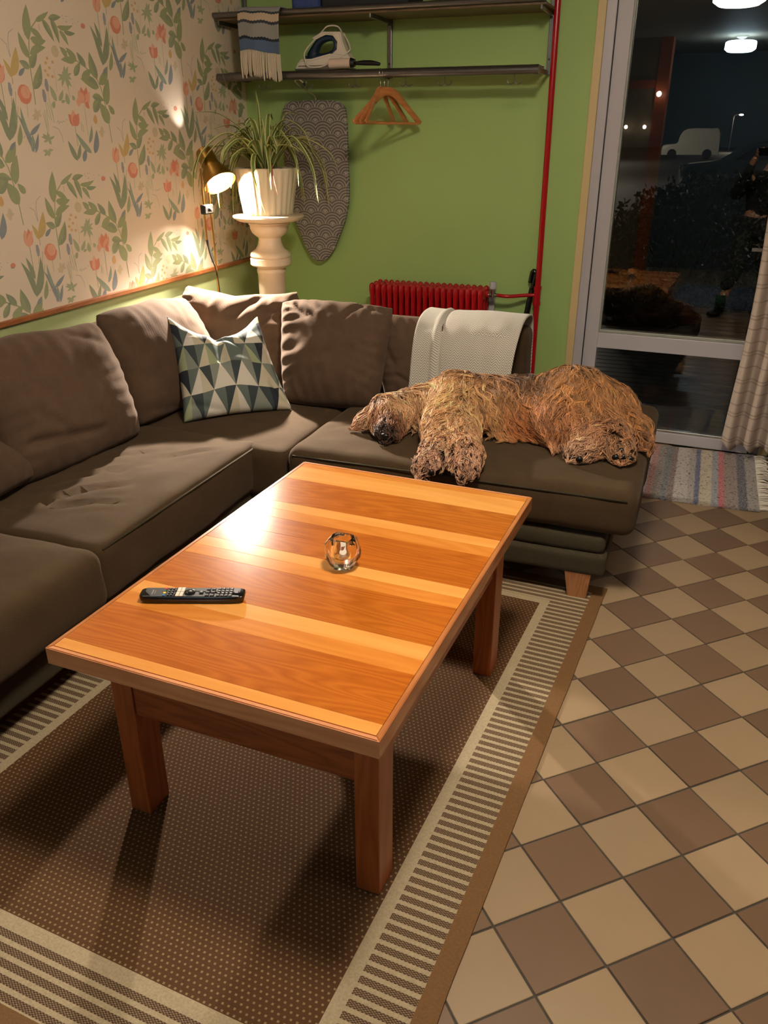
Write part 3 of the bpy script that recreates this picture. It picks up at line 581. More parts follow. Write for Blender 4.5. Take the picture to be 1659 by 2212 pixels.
seam([(1.11, -1.812, 0.405), (1.7, -1.818, 0.410), (2.34, -1.812, 0.405)])
sp('base', pad(0.24, 0.90, -3.60, -1.72, 0.10, 0.225, 0.02, crown=0, wr=0.002, sd=2), M_SOFA2)
sp('base', pad(0.24, 1.06, -1.78, -0.80, 0.10, 0.21, 0.02, crown=0, wr=0.002, sd=2), M_SOFA2)
sp('base', pad(1.065, 2.285, -1.800, -0.78, 0.185, 0.255, 0.022, crown=0.012, wr=0.003, sd=4), M_SOFA2)
sp('base_rail', pad(1.065, 2.295, -1.815, -0.80, 0.105, 0.188, 0.016, crown=0, wr=0.002, sd=6), M_SOFA2)
sp('backrest', pad(0.035, 0.20, -3.60, -0.74, 0.12, 0.79, 0.05, crown=0, wr=0.004, sd=7))
sp('backrest', pad(0.20, 1.80, -0.90, -0.74, 0.12, 0.745, 0.04, crown=0, wr=0.004, sd=9))
for (x, y, a) in ((2.205, -1.775, 0), (2.2, -0.87, 0), (1.20, -1.70, 0), (0.14, -3.45, 0), (0.80, -3.45, 0), (0.84, -2.2, 0), (0.16, -0.9, 0), (1.0, -1.65, 0)):
    b = BM(); vs = box(b, -0.046, 0.046, -0.033, 0.033, 0, 0.11 - 0.006, 0.002)
    for v in b.verts:
        if v.co.z < 0.05: v.co.x = v.co.x * 0.72 + 0.004; v.co.y *= 0.7
    zz = 0.0062 if not (x > 2.25 or x < 0.75 or y > -1.7) else 0.0
    bmesh.ops.translate(b, vec=(x, y, zz), verts=b.verts)
    obj('leg', b, M_LEG, S)
G = 'loose back cushions of the corner sofa'
def backc(name, corn, T, lab, **k):
    o = obj(name, cushion(corn, T * 1.1, pin=0.0, rnd=0.045, p=3.0, **k), M_CUSH, smooth=True); tag(o, lab, 'cushion', G); return o
backc('back_cushion', [(0.44, -3.02, 0.44), (0.425, -2.36, 0.44), (0.27, -2.66, 0.83), (0.25, -3.25, 0.85)], 0.20, 'brown back cushion at the near left end, mostly out of frame', sd=2, wr=0.005)
backc('back_cushion', [(0.40, -2.48, 0.415), (0.455, -1.84, 0.415), (0.265, -1.79, 0.85), (0.235, -2.44, 0.885)], 0.23, 'slumped brown back cushion under the wallpaper, second from the near end', sd=4, wr=0.006, creases=[(-0.75, -0.45, 0.15, -0.62, 0.024, 0.05), (-0.6, -0.1, -0.1, -0.75, 0.01, 0.06), (0.3, 0.85, 0.75, 0.6, 0.01, 0.06)])
backc('back_cushion', [(0.40, -1.78, 0.415), (0.42, -1.10, 0.415), (0.20, -1.08, 0.825), (0.235, -1.76, 0.875)], 0.20, 'brown back cushion left of the patterned pillow', sd=6, wr=0.004, creases=[(-0.8, -0.8, -0.2, -0.95, 0.01, 0.05)])
backc('back_cushion', [(0.16, -1.04, 0.42), (0.76, -1.10, 0.42), (0.70, -0.84, 0.845), (0.08, -0.90, 0.845)], 0.23, 'pale lit brown corner cushion behind the patterned pillow', sd=9, wr=0.010, sag=0.045, creases=[(0.55, 0.95, 0.1, 0.35, 0.022, 0.08), (-0.9, 0.5, -0.3, 0.3, 0.01, 0.08), (0.8, 0.7, 0.5, 0.2, 0.012, 0.06)])
backc('back_cushion', [(0.80, -1.27, 0.42), (1.225, -1.23, 0.42), (1.235, -1.02, 0.835), (0.665, -0.99, 0.82)], 0.21, 'plump brown back cushion with puckered top between pillow and dog', sd=12, wr=0.010, creases=[(-0.85, 0.9, -0.4, 0.55, 0.018, 0.06), (-0.5, 0.95, -0.2, 0.7, 0.016, 0.05), (0.95, 0.8, 0.5, 0.9, 0.016, 0.06), (0.5, 0.95, 0.3, 0.6, 0.014, 0.05), (0.98, -0.2, 0.7, -0.5, 0.012, 0.06)])
backc('back_cushion', [(1.21, -1.08, 0.42), (1.60, -1.03, 0.42), (1.55, -0.95, 0.765), (1.10, -0.96, 0.79)], 0.13, 'small brown back cushion partly under the white blanket', sd=15, wr=0.007, creases=[(-0.95, 0.9, -0.6, -0.2, 0.014, 0.06), (-0.6, -0.4, -0.1, -0.7, 0.012, 0.05)])

# patterned pillow
m = Mat('geometric_pillow_print', 0.85); t_ = m.nt.nodes.new('ShaderNodeTexCoord'); sp_ = m.nt.nodes.new('ShaderNodeSeparateXYZ'); m.nt.links.new(t_.outputs['UV'], sp_.inputs[0])
u, v = X(m.nt, sp_.outputs[0]), X(m.nt, sp_.outputs[1])
cu = u * 4.6 + 0.15; cv = v * 4.2 + (u * 9.5).sin() * 0.06 + 0.1
row = cv.floor(); cu2 = cu + row * 0.5; fu = cu2.fract(); fv = cv.fract()
up = ((fu - 0.5).abs() * 2.0 + fv).lt(1.0); half = fu.gt(0.5)
cell = m.white(m.vec((cu2 + half * 0 + (up * -0.5 + 0.5)).floor() + up * 17.0, row, half * 3.0 + up * 5.0))
dkr = m.white(m.vec(row + up * 7.0, (cu2 * 0.5 + up * 0.5).floor() * 1.0, 2.0))
f = cell * 0.50 + up * 0.48 + (dkr - 0.5) * 0.25
m.set('Base Color', m.ramp(f, [(0, sr(32, 38, 48)), (0.16, sr(52, 62, 64)), (0.30, sr(92, 104, 98)), (0.46, sr(126, 132, 122)), (0.58, sr(150, 158, 122)), (0.68, sr(190, 182, 158)), (0.84, sr(206, 200, 186))], 'CONSTANT'))
m.bump(m.noise(400, 2), 0.2, 0.001); M_PIL = m.m
o = obj('throw_pillow', cushion([(0.530, -1.655, 0.418), (0.875, -1.335, 0.418), (0.618, -1.135, 0.765), (0.345, -1.43, 0.800)], 0.17, n=60, p=2.2, wr=0.004, sd=21, sag=0.105, pin=0.06,
    creases=[(-0.08, 0.95, -0.12, -0.05, 0.035, 0.11), (-0.08, 0.7, 0.45, 0.25, 0.012, 0.08), (-0.12, 0.0, 0.4, -0.1, -0.012, 0.12), (-0.85, -0.75, -0.3, -0.95, 0.01, 0.05), (0.75, -0.5, 0.95, -0.85, 0.012, 0.05)]), M_PIL, smooth=True)
tag(o, 'square pillow with grey, green and cream triangle pattern standing in the sofa corner', 'pillow')

# herringbone blanket over the backrest
m = Mat('herringbone_wool', 0.95); t_ = m.nt.nodes.new('ShaderNodeTexCoord'); sp_ = m.nt.nodes.new('ShaderNodeSeparateXYZ'); m.nt.links.new(t_.outputs['UV'], sp_.inputs[0])
u, v = X(m.nt, sp_.outputs[0]) * 0.46, X(m.nt, sp_.outputs[1]) * 0.9
zig = ((u * (1 / 0.032)).fract() - 0.5).abs() * 0.032
f = ((v + zig * 1.0) * (1 / 0.0098)).fract().lt(0.46)
m.set('Base Color', m.mix(f * 0.85, sr(214, 208, 196), sr(132, 126, 114))); m.bump(f + m.noise(300, 2), 0.3, 0.001); m.set('Sheen Weight', 0.2); M_BLK = m.m
path = smooth_path([(-0.705, 0.40), (-0.71, 0.60), (-0.725, 0.745), (-0.80, 0.792), (-0.885, 0.790), (-0.935, 0.755), (-0.965, 0.68), (-0.99, 0.56), (-1.02, 0.46)].__class__([(0, a, b) for a, b in [(-0.715, 0.40), (-0.72, 0.60), (-0.728, 0.735), (-0.79, 0.785), (-0.90, 0.795), (-1.00, 0.765), (-1.055, 0.69), (-1.095, 0.57), (-1.13, 0.452)]]), 7)
def bl(u, v, off=0.0):
    k = v * (len(path) - 1); i = min(int(k), len(path) - 2); p = path[i].lerp(path[i + 1], k - i)
    front = max(0, (v - 0.5) * 2)
    x = 1.335 + 0.455 * u + front * 0.035 * max(0, u - 0.5) * math.sin(v * 5) + 0.006 * nz((0, v * 5, 0), 1, 4)
    fold = 0.010 * math.exp(-((u - 0.20 - 0.03 * front) / 0.02) ** 2) - 0.008 * math.exp(-((u - 0.245 - 0.04 * front) / 0.02) ** 2) + 0.007 * math.sin(u * 30 + v * 3) * front * (0.3 + u) * 0.6 + 0.012 * nz((u * 3, v * 3, 0), 1, 9)
    sagt = -0.006 * math.sin(u * PI * 2.2)
    return Vector((x, p.y - fold * (1 if p.z < 0.76 else 0.3) - off * 0.0, p.z + (fold + sagt) * (0.7 if p.z > 0.74 else 0.0)))
b = BM(); lay = surf_grid(b, 70, 70, lambda u, v: bl(u, v), uv=True)
me = bpy.data.meshes.new('blanket'); b.to_mesh(me); b.free()
o = put('knitted_blanket', me, M_BLK, smooth=True); md = o.modifiers.new('thick', 'SOLIDIFY'); md.thickness = 0.008; md.offset = -1
tag(o, 'off white herringbone blanket draped over the sofa backrest', 'blanket')

# ------------------------------------------------------------------ coffee table
TT = thing('coffee_table', 'glossy pine coffee table with light and dark planks across its top', 'table', (1.673, -2.719, 0.0062), math.radians(-2.14))
def plankmat(name, c1, c2, ring=20):
    m = Mat(name, 0.16); x, y, z = m.coord('Object'); oi = m.nt.nodes.new('ShaderNodeObjectInfo'); rnd = X(m.nt, oi.outputs['Random']) * 9.0
    v = m.vec(x * 1.1 + rnd, y * 9.0 + rnd * 1.7, 0.0); n1 = m.noise(0.8, 2, v); g = (n1 * ring).fract(); g = (g - 0.5).abs() * 2.0
    fine = m.noise(22, 4, m.vec(x * 0.8, y * 14.0 + rnd, 0)); big = m.noise(1.6, 2, m.vec(x * 0.9 + rnd, y * 4.0, 0))
    m.set('Base Color', m.mix(g * 0.42 + fine * 0.45 + big * 0.35 - 0.1, c1, c2))
    m.set('Roughness', fine * 0.05 + 0.17); m.set('Coat Weight', 0.7); m.set('Coat Roughness', 0.10); return m.m
M_PL = plankmat('light_pine_plank', sr(246, 178, 96), sr(226, 148, 66), 7)
M_PM = plankmat('mid_pine_plank', sr(232, 152, 66), sr(206, 122, 44), 12)
M_PD = plankmat('dark_pine_plank', sr(208, 120, 38), sr(164, 82, 22), 22)
M_EDGE = wood('pine_edge', sr(196, 130, 78), sr(168, 98, 52), 'y', 0.25, 10, 0.3)
M_EDGEX = wood('pine_edge_lit_front', sr(232, 166, 118), sr(208, 136, 90), 'x', 0.25, 8, 0.4)  # lighter than the side strips: light on the front face put into the colour
M_APR = wood('reddish_pine_apron', sr(170, 92, 46), sr(120, 54, 24), 'x', 0.35, 16)
M_APRY = wood('reddish_pine_side_apron', sr(176, 104, 56), sr(140, 76, 36), 'y', 0.35, 16)
M_TLEG = wood('reddish_pine_leg', sr(176, 96, 48), sr(140, 68, 30), 'z', 0.35, 12)
ys = [(.576, .546, 1), (.546, .442, 0), (.442, .270, 2), (.270, .222, 0), (.222, .169, 1), (.169, .080, 2), (.080, -.006, 2), (-.006, -.055, 0), (-.055, -.104, 1), (-.104, -.270, 2), (-.270, -.325, 0), (-.325, -.379, 1), (-.379, -.544, 2), (-.544, -.576, 0)]
for a, c, k in ys:
    obj('plank', mkbox(-0.374, 0.374, c + 0.0001, a - 0.0001, 0.492, 0.5138, 0.0005, seg=1), (M_PL, M_PM, M_PD)[k], TT, local=True)
def trap(pts, z0, z1):
    return prism(BM(), pts, lambda p: Vector((p[0], p[1], z0)), lambda p: Vector((p[0], p[1], z1)))
for sg in (-1, 1):
    b = trap([(sg * 0.386, -0.589), (sg * 0.386, 0.589), (sg * 0.3745, 0.5770), (sg * 0.3745, -0.5770)][::sg], 0.473, 0.5140)
    bmesh.ops.bevel(b, geom=[e for e in b.edges if all(v.co.z > 0.5 for v in e.verts)], offset=0.0015, segments=2, affect='EDGES'); obj('edge_strip', b, M_EDGE, TT, local=True)
    b = trap([(-0.386, sg * 0.589), (0.386, sg * 0.589), (0.3745, sg * 0.5770), (-0.3745, sg * 0.5770)][::-sg], 0.473, 0.5140)
    bmesh.ops.bevel(b, geom=[e for e in b.edges if all(v.co.z > 0.5 for v in e.verts)], offset=0.002, segments=2, affect='EDGES'); obj('edge_strip', b, M_EDGEX, TT, local=True)
for x, y in ((0.316, -0.455), (0.320, 0.400), (-0.289, -0.455), (-0.289, 0.400)):
    obj('leg', mkbox(x - 0.028, x + 0.028, y - 0.038, y + 0.038, 0, 0.491, 0.002), M_TLEG, TT, local=True)
obj('apron', mkbox(-0.26, 0.287, -0.488, -0.466, 0.300, 0.491, 0.001), M_APR, TT, local=True)
obj('apron', mkbox(-0.26, 0.290, 0.411, 0.433, 0.300, 0.491, 0.001), M_APR, TT, local=True)
obj('apron', mkbox(0.318, 0.338, -0.416, 0.361, 0.345, 0.491, 0.001), M_APRY, TT, local=True)
obj('apron', mkbox(-0.311, -0.291, -0.416, 0.361, 0.345, 0.491, 0.001), M_APRY, TT, local=True)
TZ = 0.5203
# ------------------------------------------------------------------ remote control
RC = thing('remote_control', 'black television remote control lying on the coffee table', 'remote control', (1.4525, -3.013, TZ), math.radians(20.0))
M_RB = simple('black_gloss_plastic', sr(14, 14, 15), 0.18); M_RT = simple('dark_grey_plastic', sr(46, 46, 50), 0.45); M_RK = simple('black_button', sr(20, 20, 22), 0.4)
def rcx(x): return 0.004 * (2 * x / 0.24) ** 2
b = BM()
for (z0, z1, sx, sy, mi) in ((0.0015, 0.017, 1, 1, 0),):
    n = 24; prof = []
    def ring(z, dx, dy):
        pts = []
        for k in range(40):
            a = 2 * PI * k / 40; ca, sa = math.cos(a), math.sin(a); p = 0.28
            x_ = math.copysign(abs(ca) ** p, ca) * (0.122 - dx); y_ = math.copysign(abs(sa) ** p, sa) * (0.0225 - dy)
            pts.append(b.verts.new((x_, y_, z + 0.35 * rcx(x_))))
        return pts
    R = [ring(0.0008, 0.006, 0.006), ring(0.004, 0.0015, 0.001), ring(0.010, 0, 0), ring(0.0165, 0.0005, 0.0006), ring(0.018, 0.003, 0.002)]
    for A, B_ in zip(R, R[1:]):
        for k in range(40): b.faces.new((A[k], A[(k + 1) % 40], B_[(k + 1) % 40], B_[k]))
    b.faces.new(R[0][::-1]); b.faces.new(R[-1])
obj('body', b, M_RB, RC, local=True, smooth=AA)
obj('face_plate', mkbox(-0.112, 0.112, -0.0200, 0.0200, 0.018, 0.0192, 0.0004), M_RT, RC, local=True)
def btn(x, y, w, h, mat, nm='button', z=0.0212):
    return obj(nm, mkbox(x - w / 2, x + w / 2, y - h / 2, y + h / 2, 0.0188, z, 0.0005, seg=1), mat, RC, local=True)
for y, c in ((0.0145, (200, 50, 30)), (0.0050, (20, 90, 70)), (-0.0048, (225, 195, 30)), (-0.0145, (30, 110, 170))): btn(-0.064, y, 0.006, 0.0075, simple('coloured_key_%d' % c[0], sr(*c), 0.4))
M_WK = simple('cream_key', sr(225, 215, 195), 0.4); M_PR = simple('printed_marks', sr(150, 150, 145), 0.6)
for x in (-0.0325, -0.0235):
    for y in (0.0102, -0.0102): btn(x, y, 0.0082, 0.019, M_WK)
for x in (-0.0545, -0.0465):
    for y in (0.0135, 0.0045, -0.0045, -0.0135): btn(x, y, 0.0055, 0.0058, M_RK); 
for y in (0.009, -0.009): btn(-0.0395, y, 0.004, 0.012, M_RK)
o = obj('navigation_ring', lathe(BM(), [(0.0125, 0.0188), (0.0125, 0.0206), (0.0105, 0.0214), (0.0065, 0.0206)], (-0.006, 0, 0), 28), M_RB, RC, local=True, smooth=AA)
obj('button', lathe(BM(), [(0.0055, 0.019), (0.0055, 0.0216), (0.004, 0.022)], (-0.006, 0, 0), 20), M_RK, RC, local=True, smooth=AA)
btn(0.021, 0, 0.009, 0.011, M_RK)
for x in (0.036, 0.048):
    for y in (0.0135, 0.0, -0.0135): btn(x, y, 0.0095, 0.0075, M_RK)
for x in (0.062, 0.0715, 0.081, 0.0905):
    for y in (0.0150, 0.005, -0.005, -0.0150): btn(x, y, 0.0075, 0.0072, M_RK)
btn(0.1035, 0.0, 0.009, 0.013, simple('maroon_key', sr(70, 48, 62), 0.4))
b = BM(); r = random.Random(2)
for x in (0.062, 0.0715, 0.081, 0.0905):
    for y in (0.0150, 0.005, -0.005, -0.0150): box(b, x - 0.0012, x + 0.0012, y - 0.002, y + 0.002, 0.0212, 0.0214)
for x in (-0.0545, -0.0465):
    for y in (0.0135, 0.0045, -0.0045, -0.0135): box(b, x - 0.0010, x + 0.0010, y - 0.0014, y + 0.0014, 0.0212, 0.0214)
for k in range(5): box(b, -0.0945, -0.0915, 0.008 - k * 0.0042 - 0.0014, 0.008 - k * 0.0042 + 0.0014, 0.0191, 0.0194); box(b, -0.088, -0.0865, 0.006 - k * 0.0032 - 0.001, 0.006 - k * 0.0032 + 0.001, 0.0191, 0.0194)
box(b, 0.0195, 0.0225, -0.003, 0.003, 0.0212, 0.0214)
o = obj('printed_marks', b, M_PR, RC, local=True); o['kind'] = 'stuff'
# ------------------------------------------------------------------ glass candle holder
mg2 = Mat('clear_ice_glass', 0.02, (1, 1, 1)); mg2.set('Transmission Weight', 1.0); mg2.set('IOR', 1.47)
CH = thing('candle_holder', 'clear ice-like glass candle holder in the middle of the coffee table', 'candle holder', (1.718, -2.742, TZ))
b = BM(); prof = [(0.0001, 0.0004), (0.026, 0.0004), (0.030, 0.004), (0.034, 0.014), (0.043, 0.030), (0.0455, 0.046), (0.043, 0.062), (0.036, 0.075), (0.029, 0.082), (0.0245, 0.083), (0.0235, 0.076), (0.025, 0.060), (0.026, 0.046), (0.022, 0.034), (0.012, 0.028), (0.0001, 0.027)]
lathe(b, prof, (0, 0, 0), 40)
for v in b.verts:
    if math.hypot(v.co.x, v.co.y) > 0.0285 and v.co.z < 0.079: 
        k = nz(v.co, 55, 3) * 0.0042 + nz(v.co, 130, 5) * 0.0014; d = Vector((v.co.x, v.co.y, 0)).normalized(); v.co += d * k
    elif v.co.z > 0.07: v.co.z += 0.002 * math.sin(3 * math.atan2(v.co.y, v.co.x))
bmesh.ops.recalc_face_normals(b, faces=b.faces)
obj('glass_body', b, mg2.m, CH, local=True, smooth=math.radians(28))
obj('candle', lathe(BM(), [(0.0105, 0.0285), (0.0108, 0.037), (0.009, 0.0385), (0.0001, 0.037)], (0, 0, 0), 20), simple('white_wax', sr(240, 232, 215), 0.5), CH, local=True, smooth=AA)
# ------------------------------------------------------------------ heating
M_RED = simple('glossy_red_paint', sr(168, 16, 24), 0.22, 30, 0.08); M_CHR = simple('chrome', sr(190, 186, 178), 0.22, 0, Metallic=1.0)
RD = thing('radiator', 'red cast iron column radiator on the green wall behind the blanket', 'radiator', (1.10, -0.12, 0.15))
b = BM(); 
for y in (-0.062, 0.0, 0.062):
    lathe(b, [(0.001, 0.150), (0.012, 0.155), (0.0165, 0.17), (0.0125, 0.21), (0.0120, 0.70), (0.0165, 0.745), (0.0165, 0.762), (0.013, 0.776), (0.001, 0.783)], (0, y, 0), 12)
box(b, -0.0155, 0.0155, -0.062, 0.062, 0.725, 0.762, 0.008); box(b, -0.0155, 0.0155, -0.062, 0.062, 0.165, 0.20, 0.008)
sec = bpy.data.meshes.new('section'); b.to_mesh(sec); b.free(); sec.materials.append(M_RED); sec.polygons.foreach_set('use_smooth', [True] * len(sec.polygons)); sec.set_sharp_from_angle(angle=AA)
for k in range(19):
    o = bpy.data.objects.new('section', sec); COL.objects.link(o); o.parent = RD; o.location = (-0.298 + k * 0.0335, 0, -0.15)
obj('end_plug', tube(BM(), [(1.405, -0.12, 0.745), (1.435, -0.12, 0.745)], 0.017, 14), M_RED, RD, smooth=AA)
obj('wall_bracket', mkbox(1.415, 1.445, -0.03, -0.001, 0.30, 0.775, 0.003), M_WHITE, RD)
b = BM(); tube(b, [(1.435, -0.12, 0.745), (1.478, -0.12, 0.745)], 0.011, 12); tube(b, [(1.455, -0.12, 0.735), (1.455, -0.12, 0.775)], 0.012, 12); obj('valve', b, M_CHR, RD, smooth=AA)
obj('thermostat_head', lathe(BM(), [(0.012, 0.772), (0.0185, 0.778), (0.0185, 0.806), (0.017, 0.812), (0.001, 0.813)], (1.455, -0.12, 0), 20), M_WHITE, RD, smooth=AA)
PP = thing('heating_pipe', 'tall red painted heating pipe beside the glass door', 'pipe', (1.677, -0.06, 0))
obj('riser', tube(BM(), [(1.682, -0.06, 0.001), (1.675, -0.06, 1.2), (1.664, -0.06, 2.749)], 0.0145, 16), M_RED, PP, smooth=AA)
obj('branch', tube(BM(), smooth_path([(1.480, -0.12, 0.745), (1.54, -0.115, 0.742), (1.62, -0.075, 0.746), (1.676, -0.06, 0.748)], 5), 0.0095, 12), M_RED, PP, smooth=AA)
for z in (0.705, 0.785): obj('collar', tube(BM(), [(1.677, -0.06, z - 0.008), (1.677, -0.06, z + 0.008)], 0.0205, 16), M_RED, PP, smooth=AA)
obj('tee', tube(BM(), [(1.677, -0.06, 0.71), (1.677, -0.06, 0.78)], 0.0175, 16), M_RED, PP, smooth=AA)
BT = thing('black_tube', 'black plastic tube tool leaning between blanket and red pipe', 'tool', (1.55, -0.12, 0))
dirv = (Vector((1.652, -0.035, 0.84)) - Vector((1.545, -0.12, 0.0)))
obj('shaft', tube(BM(), [(1.545, -0.12, 0.0015), Vector((1.545, -0.12, 0)) + dirv * 0.93], 0.0145, 12, flat=0.6), M_RB, BT, smooth=AA)
b = BM(); tube(b, smooth_path([(1.644, -0.04, 0.77), (1.655, -0.032, 0.83), (1.655, -0.03, 0.856), (1.64, -0.03, 0.862), (1.634, -0.032, 0.84), (1.630, -0.035, 0.805)], 5), [0.013] * 15 + [0.010] * 11, 10); obj('hooked_end', b, M_RB, BT, smooth=True)

# ------------------------------------------------------------------ hat rack
M_STEEL = simple('brushed_steel_tube', sr(120, 118, 116), 0.32, 60, 0.12, Metallic=0.9)
HR = thing('wall_rack', 'steel two level hat rack running along the green wall', 'rack', (0.84, -0.02, 1.9))
for y, z in ((-0.285, 1.772), (-0.215, 1.79), (-0.15, 1.79), (-0.085, 1.79)):
    r = 0.0185 if y == -0.285 else 0.008
    obj('tube', tube(BM(), [(0.004 if r > 0.01 else 0.03, y, z), (1.632, y, z)], r, 18), M_STEEL, HR, smooth=AA)
obj('end_cap', tube(BM(), [(1.626, -0.285, 1.772), (1.648, -0.285, 1.772)], 0.0205, 18), M_STEEL, HR, smooth=AA)
obj('tube', tube(BM(), [(0.004, -0.285, 2.045), (1.66, -0.285, 2.045)], 0.0125, 14), M_STEEL, HR, smooth=AA)
obj('shelf_board', mkbox(0.004, 1.66, -0.275, -0.012, 2.022, 2.034, 0.002), wood('dark_shelf_board', sr(110, 88, 60), sr(80, 62, 42), 'x', 0.5), HR)
for x in (0.03, 0.838, 1.640):
    obj('upright', mkbox(x - 0.011, x + 0.011, -0.018, -0.0005, 1.765, 2.30, 0.002), M_STEEL, HR)
    obj('bracket', mkbox(x - 0.004, x + 0.004, -0.285, -0.018, 1.762, 1.782, 0.001), M_STEEL, HR)
    obj('bracket', mkbox(x - 0.004, x + 0.004, -0.285, -0.018, 2.004, 2.022, 0.001), M_STEEL, HR)
    for z in (1.83, 2.00): 
        if x > 0.5: obj('screw', tube(BM(), [(x, -0.018, z), (x, -0.021, z)], 0.005, 10), M_RK, HR)
for x in (0.27, 0.50, 0.76, 1.02, 1.21, 1.54):
    b = BM(); tube(b, [(x, -0.285, 1.756), (x, -0.285, 1.725)], 0.0022, 8)
    for s in (-1, 1): tube(b, smooth_path([(x, -0.285, 1.728), (x + s * 0.014, -0.285, 1.716), (x + s * 0.030, -0.285, 1.722), (x + s * 0.034, -0.285, 1.734)], 4), 0.0022, 8)
    obj('hook', b, M_STEEL, HR, smooth=True)
# ironing board hanging flat on the wall
m = Mat('scallop_print_cover', 0.9); x, y, z = m.coord('Object')
Wd, Hh, Rr = 0.0850, 0.0640, 0.0700
k0 = (z * (1 / Hh)).floor(); base = None
def fan(j):
    r_ = k0 - j; zc = r_ * Hh; sh = (r_ * 0.5).fract() * Wd
    xx = (((x + sh) * (1 / Wd)).fract() - 0.5) * Wd; dz = z - zc
    return (xx * xx + dz * dz).sqrt(), dz, xx
col = None
d0, _, _ = fan(0); f = d0
for j in (0, 1):
    d, dz, xx = fan(j)
    ring = ((d * (1 / Rr)) * 5.0 + 0.12).fract().lt(0.30) * d.gt(0.012)
    badge = (xx.abs().lt(0.0062)) * (dz.lt(0.011))
    v = ring.mx(badge); ins = d.lt(Rr)
    col = v if col is None else (ins * v + (ins * -1.0 + 1.0) * col)
bd = m.noise(300, 2); m.set('Base Color', m.mix(col * 0.9, sr(108, 102, 96), sr(180, 172, 158))); m.bump(bd, 0.15, 0.001); M_BRD = m.m
IB = thing('ironing_board', 'small ironing board with grey scallop pattern cover hanging point down on the green wall', 'ironing board', (0.44, -0.045, 1.25))
outl = [(0.300, 1.668), (0.42, 1.672), (0.549, 1.668), (0.592, 1.648), (0.612, 1.597), (0.618, 1.418), (0.620, 1.211), (0.599, 1.097), (0.563, 1.009), (0.518, 0.918), (0.474, 0.871), (0.431, 0.858), (0.388, 0.879), (0.348, 0.941), (0.309, 1.029), (0.271, 1.109), (0.249, 1.275), (0.243, 1.484), (0.245, 1.606), (0.262, 1.650)]
op = [p.xy for p in smooth_path([(a, c, 0) for a, c in outl + outl[:1]], 4)][:-1]
b = prism(BM(), op, lambda p: Vector((p[0], -0.065, p[1])), lambda p: Vector((p[0], -0.030, p[1])))
bmesh.ops.recalc_face_normals(b, faces=b.faces)
bmesh.ops.bevel(b, geom=[e for e in b.edges if abs(e.verts[0].co.y - e.verts[1].co.y) < 1e-6], offset=0.009, segments=3, affect='EDGES')
obj('covered_board', b, M_BRD, IB, smooth=math.radians(50))
obj('hook', tube(BM(), smooth_path([(0.432, -0.045, 1.655), (0.436, -0.05, 1.69), (0.420, -0.16, 1.722), (0.432, -0.27, 1.748), (0.462, -0.285, 1.756), (0.488, -0.285, 1.735)], 6), 0.0035, 8), simple('beige_wire', sr(190, 180, 150), 0.4), IB, smooth=True)
o = IB.children[1]
obj('hook_tip', tube(BM(), [(0.486, -0.285, 1.740), (0.4905, -0.285, 1.728)], 0.0055, 8), M_RK, IB, smooth=True)
# hangers
M_HANG = wood('hanger_wood', sr(206, 140, 84), sr(176, 108, 58), 'x', 0.4, 10)
def make_hanger():
    t = thing('coat_hanger', '', 'hanger')
    b = BM(); tube(b, smooth_path([(-0.215, 0, -0.115), (-0.17, 0, -0.085), (-0.10, 0, -0.03), (-0.04, 0, 0.012), (0, 0, 0.020), (0.04, 0, 0.012), (0.10, 0, -0.03), (0.17, 0, -0.085), (0.215, 0, -0.115)], 5), [0.010] * 3 + [0.015] * 8 + [0.019] * 19 + [0.015] * 8 + [0.010] * 3, 10, flat=0.42)
    obj('shoulder_bar', b, M_HANG, t, local=True, smooth=True)
    obj('trouser_bar', tube(BM(), [(-0.205, 0, -0.118), (0.205, 0, -0.118)], 0.006, 10), M_HANG, t, local=True, smooth=AA)
    obj('hook', tube(BM(), smooth_path([(0, 0, 0.03), (0, 0, 0.060), (0.014, 0, 0.078), (0.016, 0, 0.098), (0, 0, 0.113), (-0.016, 0, 0.102), (-0.018, 0, 0.088)], 5), 0.0021, 8), M_CHR, t, local=True, smooth=True)
    return t
h0 = make_hanger(); h0['group'] = 'wooden coat hangers on the hat rack'
HL = ['wooden coat hanger at the left of the three on the rack', 'middle wooden coat hanger between two others on the rack', 'front right wooden coat hanger with its triangle fully open to view']
for k, (x, a) in enumerate(((0.892, 92), (0.912, 78), (0.930, 61))):
    h = h0 if k == 0 else dup(h0, (0, 0, 0), 0)
    h.location = (x, -0.285, 1.680 - 0.002 * k); h.rotation_euler = (0.0, 0, math.radians(a)); h['label'] = HL[k]
# iron
IR = thing('steam_iron', 'white and navy steam iron standing on the lower hat rack', 'iron', (0.56, -0.18, 1.798))
M_IW = simple('iron_white_plastic', sr(225, 215, 198), 0.35); M_IB = simple('iron_navy_plastic', sr(14, 40, 62), 0.35)
def extr(poly, y0, y1, bev, nm, mat, sub=4, par=IR):
    pp = [p.xy for p in smooth_path([(a, c, 0) for a, c in poly + poly[:1]], sub)][:-1] if sub > 1 else poly
    b = prism(BM(), pp, lambda p: Vector((p[0], y0, p[1])), lambda p: Vector((p[0], y1, p[1]))); bmesh.ops.recalc_face_normals(b, faces=b.faces)
    if bev: bmesh.ops.bevel(b, geom=[e for e in b.edges if abs(e.verts[0].co.y - e.verts[1].co.y) < 1e-6], offset=bev, segments=3, affect='EDGES')
    bmesh.ops.triangulate(b, faces=[f for f in b.faces if len(f.verts) > 4]); return obj(nm, b, mat, par, smooth=math.radians(35))
extr([(0.412, 1.799), (0.705, 1.799), (0.705, 1.807), (0.410, 1.806)], -0.225, -0.135, 0.001, 'soleplate', M_STEEL, 1)
